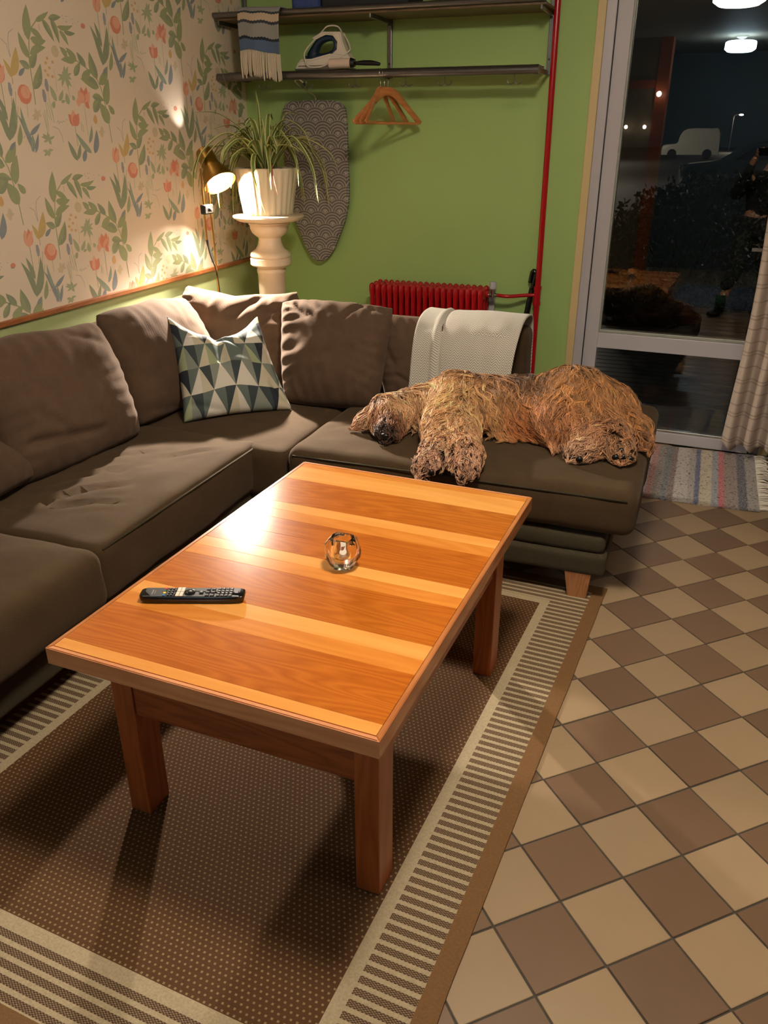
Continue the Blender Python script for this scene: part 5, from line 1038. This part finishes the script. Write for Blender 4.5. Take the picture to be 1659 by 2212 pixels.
CA = np.array([c[0] for c in CAPS]); CB = np.array([c[1] for c in CAPS]); RA = np.array([c[2] for c in CAPS]); RB = np.array([c[3] for c in CAPS])
def dog_sdf(P):
    d = CB - CA; L = (d * d).sum(1); best = None; k = 28.0; acc = np.zeros(len(P))
    for i in range(len(CAPS)):
        t = np.clip(((P - CA[i]) @ d[i]) / L[i], 0, 1); q = np.linalg.norm(P - CA[i] - t[:, None] * d[i], axis=1) - (RA[i] + (RB[i] - RA[i]) * t)
        acc += np.exp(-k * np.clip(q, -0.3, 1.0) * 2)
    return -np.log(acc) / (2 * k)
def dog_n(P):
    e = 0.004; g = np.stack([dog_sdf(P + np.eye(3)[a] * e) - dog_sdf(P - np.eye(3)[a] * e) for a in range(3)], 1); return g / (np.linalg.norm(g, axis=1)[:, None] + 1e-9)
b = BM()
for a, c, r0, r1 in CAPS:
    A, B_ = Vector(a), Vector(c); n = 5
    ax = (B_ - A).normalized(); pts = []; rs = []
    for k in range(6, 0, -1): an = k / 6 * PI / 2; pts.append(A - ax * r0 * math.sin(an)); rs.append(max(0.002, r0 * math.cos(an)))
    for k in range(n + 1): pts.append(A.lerp(B_, k / n)); rs.append(r0 + (r1 - r0) * k / n)
    for k in range(1, 7): an = k / 6 * PI / 2; pts.append(B_ + ax * r1 * math.sin(an)); rs.append(max(0.002, r1 * math.cos(an)))
    tube(b, pts, rs, 20)
me = bpy.data.meshes.new('tmp'); b.to_mesh(me); b.free(); tmp = bpy.data.objects.new('tmp', me); COL.objects.link(tmp)
md = tmp.modifiers.new('r', 'REMESH'); md.mode = 'VOXEL'; md.voxel_size = 0.011; md2 = tmp.modifiers.new('s', 'SMOOTH'); md2.factor = 0.6; md2.iterations = 5
dg = bpy.context.evaluated_depsgraph_get(); bodyme = bpy.data.meshes.new_from_object(tmp.evaluated_get(dg)); bpy.data.objects.remove(tmp); 
co = np.empty(len(bodyme.vertices) * 3); bodyme.vertices.foreach_get('co', co); co = co.reshape(-1, 3); SEAT = 0.446
edge_y = -1.80
low = (co[:, 1] > edge_y); co[low, 2] = np.maximum(co[low, 2], SEAT); bodyme.vertices.foreach_set('co', co.ravel()); bodyme.name = 'body'
# guides: pos, dir, length, colour
GU = [((1.37,-1.44,.57),(1,-.15,-.05),.075,(214,172,132)),((1.33,-1.47,.55),(.55,.15,.5),.05,(208,164,122)),((1.40,-1.50,.56),(.8,-.5,-.3),.075,(206,160,116)),((1.31,-1.52,.50),(-.6,-.8,-.35),.075,(196,152,116)),((1.28,-1.54,.46),(-.75,-.55,-.3),.070,(150,104,64)),
 ((1.355,-1.55,.52),(.1,-.9,-.6),.045,(160,112,76)),((1.42,-1.575,.515),(.35,-.9,-.5),.040,(120,78,50)),((1.42,-1.64,.48),(.2,-.8,-.3),.034,(62,42,32)),((1.385,-1.62,.46),(-.2,-.8,-.4),.034,(58,40,30)),((1.47,-1.57,.47),(.6,-.6,-.4),.045,(110,68,44)),
 ((1.48,-1.38,.57),(.9,-.25,0),.095,(204,158,112)),((1.52,-1.48,.53),(.5,-.8,-.3),.090,(196,148,104)),((1.57,-1.22,.62),(-.5,-.5,.1),.085,(184,138,98)),((1.60,-1.32,.62),(-.45,-.85,-.1),.110,(204,158,108)),((1.66,-1.18,.62),(.75,-.4,0),.105,(176,128,84)),
 ((1.60,-1.48,.57),(-.6,-.8,-.2),.100,(208,164,112)),((1.66,-1.46,.57),(.1,-1,-.15),.105,(208,162,110)),((1.74,-1.44,.56),(.6,-.75,-.25),.100,(186,138,88)),((1.62,-1.66,.54),(-.65,-.7,-.3),.080,(198,150,104)),((1.70,-1.66,.54),(.1,-.95,-.2),.080,(204,156,110)),((1.78,-1.66,.51),(.6,-.7,-.35),.080,(190,140,96)),
 ((1.655,-1.86,.50),(-.25,-.9,-.35),.034,(186,144,116)),((1.80,-1.86,.49),(.25,-.9,-.35),.034,(186,142,112)),((1.76,-1.10,.61),(.9,-.2,0),.11,(120,86,58)),((1.84,-1.18,.61),(.8,-.55,0),.12,(104,74,50)),((1.82,-1.30,.58),(.55,-.8,-.2),.12,(150,104,62)),((1.88,-1.40,.54),(.3,-.9,-.35),.10,(170,108,58)),((1.93,-1.22,.61),(.25,-.9,-.1),.12,(130,88,52)),
 ((2.00,-1.12,.67),(-.1,-.9,-.1),.12,(172,124,76)),((2.06,-1.06,.68),(.7,-.5,0),.13,(178,128,78)),((2.00,-1.28,.65),(-.15,-1,-.2),.12,(170,120,70)),((2.08,-1.30,.64),(.15,-1,-.25),.13,(172,120,70)),((2.02,-1.42,.57),(.1,-1,-.3),.11,(160,108,66)),((2.16,-1.20,.61),(.5,-.8,-.3),.14,(174,122,72)),((2.22,-1.08,.58),(.8,-.5,-.3),.14,(170,120,72)),
 ((2.28,-1.22,.52),(.6,-.75,-.35),.13,(166,116,68)),((2.35,-1.32,.47),(.5,-.8,-.3),.10,(150,104,64)),((2.20,-1.45,.52),(-.3,-.8,-.2),.075,(176,128,92)),((2.14,-1.58,.49),(-.5,-.8,-.3),.042,(188,146,114)),((2.28,-1.54,.49),(.1,-.9,-.3),.045,(168,124,88)),((2.26,-1.42,.50),(.4,-.8,-.3),.07,(170,120,80))]
GP = np.array([g[0] for g in GU]); GD = np.array([g[1] for g in GU], float); GD /= np.linalg.norm(GD, axis=1)[:, None]; GL = np.array([g[2] for g in GU]); GC = np.array([sr(*g[3]) for g in GU])
def guide(P):
    d2 = ((P[:, None, :] - GP[None]) ** 2).sum(2) + 1e-4; w = 1 / d2 ** 2; w /= w.sum(1)[:, None]; return w @ GD, w @ GL, w @ GC
# roots
bodyme.calc_loop_triangles(); nt = len(bodyme.loop_triangles); tri = np.empty(nt * 3, int); bodyme.loop_triangles.foreach_get('vertices', tri); tri = tri.reshape(-1, 3)
A, B_, C_ = co[tri[:, 0]], co[tri[:, 1]], co[tri[:, 2]]; ar = np.linalg.norm(np.cross(B_ - A, C_ - A), axis=1)
cen = (A + B_ + C_) / 3; ar = ar * (cen[:, 2] > SEAT + 0.012)
def sample(n, wt=None):
    p = ar if wt is None else ar * wt; i = rng.choice(nt, n, p=p / p.sum()); u, v = rng.random((2, n)); f = u + v > 1; u[f], v[f] = 1 - u[f], 1 - v[f]
    return A[i] + u[:, None] * (B_[i] - A[i]) + v[:, None] * (C_[i] - A[i])
camv = np.array(CAM); cn = dog_n(cen); facing = ((camv - cen) * cn).sum(1) / np.linalg.norm(camv - cen, axis=1); wt = np.clip(facing + 0.55, 0.12, 1.2)
NC, NS, K = 2900, 8, 10
cl = sample(NC, wt); gd, gl, gc = guide(cl); gl = gl * (0.85 + 0.5 * rng.random(NC))
perp = rng.normal(size=(NC, 3)); perp -= (perp * gd).sum(1)[:, None] * gd; perp /= np.linalg.norm(perp, axis=1)[:, None]
turn = rng.normal(size=NC) * 0.24; phase = rng.random(NC) * 6.28; wamp = 0.0060 + 0.0070 * rng.random(NC)
def grow(P0, L, turn_, ph, wa, stiff):
    n = len(P0); P = P0.copy(); out = [P.copy()]; ds = L / (K - 1)
    for k in range(1, K):
        s = k / (K - 1); N = dog_n(P); D, _, _ = guide(P); D = D - (D * N).sum(1)[:, None] * N * 0.85; D /= np.linalg.norm(D, axis=1)[:, None] + 1e-9
        S = np.cross(N, D); D = D + S * (turn_ + 0.55 * np.sin(ph + s * 7.5) * (wa / 0.008))[:, None] + N * (0.42 * (1 - s) ** 2 - 0.10 * s) + np.array([0, 0, -0.22]) * s
        D /= np.linalg.norm(D, axis=1)[:, None]; P = P + D * ds[:, None]
        q = dog_sdf(P); lim = 0.004 + 0.012 * min(1, s * 2.5) * stiff; fix = q < lim; P = P + dog_n(P) * (np.where(fix, lim - q, 0))[:, None]
        onseat = (P[:, 1] > -1.83) & (P[:, 0] < 2.37); P[:, 2] = np.where(onseat, np.maximum(P[:, 2], SEAT + 0.001 + 0.004 * stiff), P[:, 2]); out.append(P.copy())
    return np.stack(out, 1)
CLP = grow(cl, gl, turn, phase, wamp, rng.random(NC))
# strands inside clumps
root = np.repeat(cl, NS, 0); rad = 0.010
off = rng.normal(size=(NC * NS, 3)) * rad; Nn = np.repeat(dog_n(cl), NS, 0); off -= (off * Nn).sum(1)[:, None] * Nn
cu = np.repeat(CLP, NS, 0); s = np.linspace(0, 1, K)[None, :, None]
tight = np.repeat(0.78 + 0.19 * rng.random(NC), NS)[:, None, None]
ph2 = rng.random(NC * NS) * 6.28; wv = (np.sin(s[..., 0] * 13 + ph2[:, None]) * 0.0022)[..., None] * np.repeat(perp, NS, 0)[:, None, :]
lenf = (0.75 + 0.35 * rng.random(NC * NS))[:, None]
idx = np.clip(s[0, :, 0][None] * lenf * (K - 1), 0, K - 1.001); i0 = idx.astype(int); fr = (idx - i0)[..., None]; rows = np.arange(NC * NS)[:, None]
ST = cu[rows, i0] * (1 - fr) + cu[rows, np.minimum(i0 + 1, K - 1)] * fr
ST = ST + off[:, None, :] * (1 - tight * s ** 1.2) + wv * s
fl_ = ST.reshape(-1, 3); q = dog_sdf(fl_); fl_ = fl_ + dog_n(fl_) * np.where(q < 0.001, 0.001 - q, 0)[:, None]; on = (fl_[:, 1] > -1.83) & (fl_[:, 0] < 2.37); fl_[:, 2] = np.where(on, np.maximum(fl_[:, 2], SEAT - 0.004), fl_[:, 2]); ST = fl_.reshape(ST.shape)
ST[:, 0] -= Nn * 0.004
# three sided tubes
n = len(ST); T = np.gradient(ST, axis=1); T /= np.linalg.norm(T, axis=2)[..., None] + 1e-9
up = np.array([0.31, 0.42, 0.85]); U = np.cross(T, up); U /= np.linalg.norm(U, axis=2)[..., None] + 1e-9; W = np.cross(T, U)
rr = (0.0012 * (0.7 + 0.6 * rng.random(n)))[:, None] * np.array([1.0] * (K - 3) + [0.85, 0.6, 0.18])[None]
V = np.stack([ST + rr[..., None] * (math.cos(a) * U + math.sin(a) * W) for a in (0, 2.094, 4.189)], 2)   # n,K,3,3
verts = V.reshape(-1, 3); base = (np.arange(n) * K * 3)[:, None, None] + (np.arange(K - 1) * 3)[None, :, None]
F = np.stack([np.stack([base[..., 0] + a, base[..., 0] + (a + 1) % 3, base[..., 0] + 3 + (a + 1) % 3, base[..., 0] + 3 + a], -1) for a in range(3)], 2).reshape(-1, 4)
fme = bpy.data.meshes.new('fur'); fme.vertices.add(len(verts)); fme.vertices.foreach_set('co', verts.ravel()); fme.loops.add(F.size); fme.loops.foreach_set('vertex_index', F.ravel().astype(np.int32))
fme.polygons.add(len(F)); fme.polygons.foreach_set('loop_start', np.arange(0, F.size, 4, dtype=np.int32)); fme.polygons.foreach_set('use_smooth', np.ones(len(F), bool)); fme.update(calc_edges=True)
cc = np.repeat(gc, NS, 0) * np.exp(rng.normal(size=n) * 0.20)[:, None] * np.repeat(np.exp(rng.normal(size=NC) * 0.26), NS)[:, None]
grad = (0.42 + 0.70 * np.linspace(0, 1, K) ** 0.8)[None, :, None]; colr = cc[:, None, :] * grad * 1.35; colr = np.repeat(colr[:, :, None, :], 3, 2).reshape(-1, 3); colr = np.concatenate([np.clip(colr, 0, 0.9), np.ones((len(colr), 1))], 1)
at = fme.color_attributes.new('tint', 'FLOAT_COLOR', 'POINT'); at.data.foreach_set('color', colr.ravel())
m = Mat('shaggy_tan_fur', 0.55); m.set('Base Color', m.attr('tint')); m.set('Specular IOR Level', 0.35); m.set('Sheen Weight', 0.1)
DG = thing('dog', 'large shaggy tan dog asleep on its side on the sofa chaise', 'dog', (1.8, -1.35, SEAT))
_, _, bc = guide(co); at = bodyme.color_attributes.new('tint', 'FLOAT_COLOR', 'POINT'); at.data.foreach_set('color', np.concatenate([np.clip(bc * 0.42, 0, 1), np.ones((len(bc), 1))], 1).ravel())  # body tint darkened so gaps between the strands look shaded
mb = Mat('dog_body_shade_tint', 0.9); mb.set('Base Color', mb.attr('tint')); bodyme.materials.clear()
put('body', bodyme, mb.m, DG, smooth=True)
f = put('fur', fme, m.m, DG); f['kind'] = 'stuff'
M_NOSE = simple('black_nose_skin', sr(16, 14, 14), 0.3)
b = BM(); bmesh.ops.create_uvsphere(b, u_segments=20, v_segments=12, radius=0.0155); bmesh.ops.scale(b, vec=(1.15, 0.8, 0.85), verts=b.verts)
for v in b.verts:
    for sx in (-1, 1):
        d_ = (v.co - Vector((sx * 0.010, -0.014, -0.002))).length
        if d_ < 0.009: v.co.y += 0.006 * (1 - d_ / 0.009)
bmesh.ops.translate(b, vec=(1.430, -1.668, 0.474), verts=b.verts); obj('nose', b, M_NOSE, DG, smooth=True)
for (x, y, z) in ((1.640, -1.925, 0.462), (1.668, -1.932, 0.458), (1.695, -1.925, 0.462), (1.775, -1.915, 0.458), (1.80, -1.918, 0.456)):
    b = BM(); bmesh.ops.create_uvsphere(b, u_segments=12, v_segments=8, radius=0.011); bmesh.ops.scale(b, vec=(1, 0.7, 1.1), verts=b.verts); bmesh.ops.translate(b, vec=(x, y, z), verts=b.verts); obj('paw_pad', b, M_NOSE, DG, smooth=True)
for (x, y, z) in ((2.125, -1.622, 0.462), (2.150, -1.628, 0.464), (2.270, -1.580, 0.470), (2.295, -1.578, 0.474), (2.318, -1.566, 0.466), (2.286, -1.566, 0.492)):
    b = BM(); bmesh.ops.create_uvsphere(b, u_segments=12, v_segments=8, radius=0.0125); bmesh.ops.scale(b, vec=(1.1, 0.7, 0.9), verts=b.verts); bmesh.ops.translate(b, vec=(x, y, z), verts=b.verts); obj('paw_pad', b, M_NOSE, DG, smooth=True)

# ------------------------------------------------------------------ the person taking the picture (mirrored in the door)
PS = thing('person', 'person in dark clothes holding a phone, mirrored in the glass door', 'person', (2.50, -4.75, 0.006))
def skin(name, nodes, links, mat, rootn=0, sub=1, parent=PS):
    me = bpy.data.meshes.new(name); me.from_pydata([n_[0] for n_ in nodes], links, []); o = bpy.data.objects.new(name, me); COL.objects.link(o)
    md = o.modifiers.new('skin', 'SKIN'); md.use_smooth_shade = True
    for v, n_ in zip(me.skin_vertices[0].data, nodes): v.radius = (n_[1], n_[1] if len(n_) < 3 else n_[2]); v.use_root = False
    me.skin_vertices[0].data[rootn].use_root = True
    s_ = o.modifiers.new('sub', 'SUBSURF'); s_.levels = sub; s_.render_levels = sub
    dg = bpy.context.evaluated_depsgraph_get(); m2 = bpy.data.meshes.new_from_object(o.evaluated_get(dg)); bpy.data.objects.remove(o); m2.name = name; m2.materials.clear()
    return put(name, m2, mat, parent, smooth=True)
M_SKIN = simple('skin', sr(200, 150, 120), 0.5); M_TOP = simple('dark_top_cloth', sr(22, 22, 26), 0.9, 20, 0.3)
m = Mat('dark_patterned_trousers', 0.85); m.set('Base Color', m.ramp(m.noise(38, 2), [(0.40, sr(14, 16, 22)), (0.56, sr(30, 34, 40)), (0.66, sr(86, 90, 84))])); M_TRO = m.m
M_SOCK = simple('green_sock_knit', sr(20, 70, 40), 0.9, 60, 0.3)
PV, HD_ = Vector((2.52, -4.86, 0.84)), Vector((2.60, -4.93, 1.50))
LF, RF = Vector((2.33, -4.52, 0.07)), Vector((2.70, -4.84, 0.07))
LK, RK = Vector((2.43, -4.62, 0.47)), Vector((2.66, -4.78, 0.46)); LH, RH = PV + Vector((-0.09, -0.01, -0.02)), PV + Vector((0.09, 0.0, -0.02))
CH_ = Vector((2.54, -4.95, 1.16)); NKb = Vector((2.56, -4.98, 1.33)); LS, RS = Vector((2.38, -4.98, 1.28)), Vector((2.73, -4.92, 1.28))
PH = CAM - _fwd * 0.040 + _right * 0.045 - _up * 0.030
LHn, RHn = PH - _right * 0.082 - _fwd * 0.035 - _up * 0.01, PH + _right * 0.082 - _fwd * 0.035 - _up * 0.01
LE, RE = Vector((2.28, -4.80, 1.10)), Vector((2.80, -4.74, 1.10))
# one continuous body under the clothes: torso, neck, head core, arms, legs
nodes = [(PV, .13, .10), (Vector((2.53, -4.91, 1.0)), .12, .09), (CH_, .145, .10), (NKb, .07, .07), (NKb.lerp(HD_, .5), .052), (HD_ + Vector((0, 0, -.03)), .072), (HD_ + Vector((-.005, 0.01, .07)), .078),
         (LS, .062), (LE, .046), (LHn.lerp(LE, .10), .028), (RS, .062), (RE, .046), (RHn.lerp(RE, .10), .028), (LH, .095), (LK, .062), (LF + Vector((0, 0, .05)), .040), (RH, .095), (RK, .062), (RF + Vector((0, 0, .05)), .040)]
skin('body', nodes, [(0, 1), (1, 2), (2, 3), (3, 4), (4, 5), (5, 6), (2, 7), (7, 8), (8, 9), (2, 10), (10, 11), (11, 12), (0, 13), (13, 14), (14, 15), (0, 16), (16, 17), (17, 18)], M_SKIN, 0, 2)
gr_ = 0.016
skin('jumper', [(PV, .13 + gr_, .10 + gr_), (Vector((2.53, -4.91, 1.0)), .12 + gr_, .09 + gr_), (CH_, .15 + gr_, .105 + gr_), (NKb, .072 + gr_), (LS, .066 + gr_), (LE, .050 + gr_), (LHn.lerp(LE, .22), .036), (RS, .066 + gr_), (RE, .050 + gr_), (RHn.lerp(RE, .22), .036)], [(0, 1), (1, 2), (2, 3), (2, 4), (4, 5), (5, 6), (2, 7), (7, 8), (8, 9)], M_TOP, 0, 2)
skin('trousers', [(PV, .14 + gr_, .112 + gr_), (LH, .098 + gr_), (LK, .066 + gr_), (LF + Vector((0, 0, .17)), .062), (RH, .098 + gr_), (RK, .066 + gr_), (RF + Vector((0, 0, .17)), .062)], [(0, 1), (1, 2), (2, 3), (0, 4), (4, 5), (5, 6)], M_TRO, 0, 2)
for Fp, Kp in ((LF, LK), (RF, RK)):
    fw = Vector((-0.45, 0.9, 0)).normalized(); b0 = Vector((Fp.x, Fp.y, 0.040))
    obj('sock', tube(BM(), [Fp + Vector((0, 0, 0.0)), Fp + Vector((0, 0, .13))], [.050, .048], 16), M_SOCK, PS, smooth=True)
    skin('shoe', [(b0 - fw * 0.05, .040, .032), (b0 + fw * 0.03, .044, .036), (b0 + fw * 0.12 + Vector((0, 0, -.004)), .042, .028), (b0 + fw * 0.19 + Vector((0, 0, -.010)), .030, .020)], [(0, 1), (1, 2), (2, 3)], M_RK, 1, 2)
hf = (CAM - HD_); hf.z *= 0.4; hf.normalize(); hs = hf.cross(Vector((0, 0, 1))).normalized(); hu = hs.cross(hf)
HMx = Matrix.Translation(HD_ + Vector((0, 0, .03))) @ Matrix((( hs.x, hf.x, hu.x), (hs.y, hf.y, hu.y), (hs.z, hf.z, hu.z))).to_4x4()
b = BM(); bmesh.ops.create_uvsphere(b, u_segments=32, v_segments=24, radius=1)
for v in b.verts:
    x, y, z = v.co; jaw = 1 - 0.28 * max(0, -z) * (1 if y > -0.2 else 0.6)
    v.co = Vector((x * 0.075 * jaw, y * 0.095 * (1 - 0.1 * max(0, -z)), z * 0.118))
    fx, fz = v.co.x, v.co.z
    if y > 0:
        v.co.y += 0.020 * math.exp(-(fx / 0.012) ** 2 - ((fz + 0.018) / 0.020) ** 2) + 0.006 * math.exp(-(fx / 0.024) ** 2 - ((fz + 0.055) / 0.010) ** 2)
        for sx in (-1, 1): v.co.y -= 0.008 * math.exp(-((fx - sx * 0.030) / 0.015) ** 2 - ((fz - 0.004) / 0.012) ** 2)
bmesh.ops.transform(b, matrix=HMx, verts=b.verts); obj('head', b, M_SKIN, PS, smooth=True)
for sx in (-1, 1):
    b = BM(); bmesh.ops.create_uvsphere(b, u_segments=14, v_segments=10, radius=0.012); bmesh.ops.transform(b, matrix=HMx @ Matrix.Translation((sx * 0.030, 0.078, 0.004)), verts=b.verts); obj('eye', b, simple('eye_white', sr(220, 215, 210), 0.2), PS, smooth=True)
    b = BM(); bmesh.ops.create_uvsphere(b, u_segments=12, v_segments=8, radius=0.03); bmesh.ops.scale(b, vec=(0.3, 0.6, 1), verts=b.verts); bmesh.ops.transform(b, matrix=HMx @ Matrix.Translation((sx * 0.076, -0.005, -0.01)), verts=b.verts); obj('ear', b, M_SKIN, PS, smooth=True)
b = BM(); tube(b, [HMx @ Vector((-0.022, 0.086, -0.056)), HMx @ Vector((0, 0.092, -0.054)), HMx @ Vector((0.022, 0.086, -0.056))], [0.002, 0.0045, 0.002], 8); obj('mouth', b, simple('lips', sr(160, 90, 80), 0.5), PS, smooth=True)
b = BM(); bmesh.ops.create_uvsphere(b, u_segments=30, v_segments=22, radius=1)
for v in b.verts:
    x, y, z = v.co; v.co = Vector((x * 0.088, y * 0.106 - 0.012, z * 0.128 + 0.010)) * (1 + 0.03 * nz(v.co, 5))
bmesh.ops.delete(b, geom=[v for v in b.verts if v.co.y > 0.045 and v.co.z < 0.075 or v.co.z < -0.09], context='VERTS'); bmesh.ops.transform(b, matrix=HMx, verts=b.verts)
o = obj('hair', b, simple('dark_hair', sr(20, 16, 14), 0.6, 60, 0.4), PS, smooth=True); o.modifiers.new('t', 'SOLIDIFY').thickness = 0.012
for sg, H_, E_ in ((-1, LHn, LE), (1, RHn, RE)):
    wr_ = H_.lerp(E_, 0.10); nd = [(wr_, .026), (H_ - _fwd * 0.01, .030, .018), (H_ + _fwd * 0.012, .030, .016)]; lk = [(0, 1), (1, 2)]
    for k in range(4):
        z = 0.030 - k * 0.020; L_ = (0.060, 0.068, 0.064, 0.052)[k]; s0 = H_ + _fwd * 0.014 + _up * z * 0.8
        i = len(nd); nd += [(s0, .0095), (s0 + _fwd * L_ * 0.35 - _right * sg * 0.004, .0085), (PH + _right * sg * 0.050 + _up * z - _fwd * 0.012, .008), (PH + _right * sg * (0.024 - 0.004 * k) + _up * z - _fwd * 0.016, .0072)]; lk += [(2, i), (i, i + 1), (i + 1, i + 2), (i + 2, i + 3)]
    i = len(nd); nd += [(H_ - _up * 0.022 - _right * sg * 0.012, .012), (PH + _right * sg * 0.045 - _up * 0.030 - _fwd * 0.016, .0095), (PH + _right * sg * 0.022 - _up * 0.022 - _fwd * 0.014, .008)]; lk += [(1, i), (i, i + 1), (i + 1, i + 2)]
    skin('hand', nd, lk, M_SKIN, 1, 1)
PHN = thing('phone', 'black mobile phone held up by the mirrored person', 'phone', PH)
b = BM(); box(b, -0.074, 0.074, -0.036, 0.036, -0.004, 0.004, 0.003); bmesh.ops.transform(b, matrix=Matrix.Translation(PH) @ Matrix(((_right.x, _up.x, -_fwd.x), (_right.y, _up.y, -_fwd.y), (_right.z, _up.z, -_fwd.z))).to_4x4(), verts=b.verts)
obj('case', b, M_RB, PHN)
b = BM(); lathe(b, [(0.006, 0), (0.006, 0.0015), (0.001, 0.0015)], (0, 0, 0), 20, M=Matrix.Translation(CAM - _fwd * 0.0355) @ _fwd.to_track_quat('Z', 'Y').to_matrix().to_4x4()); obj('lens', b, M_CGL, PHN)
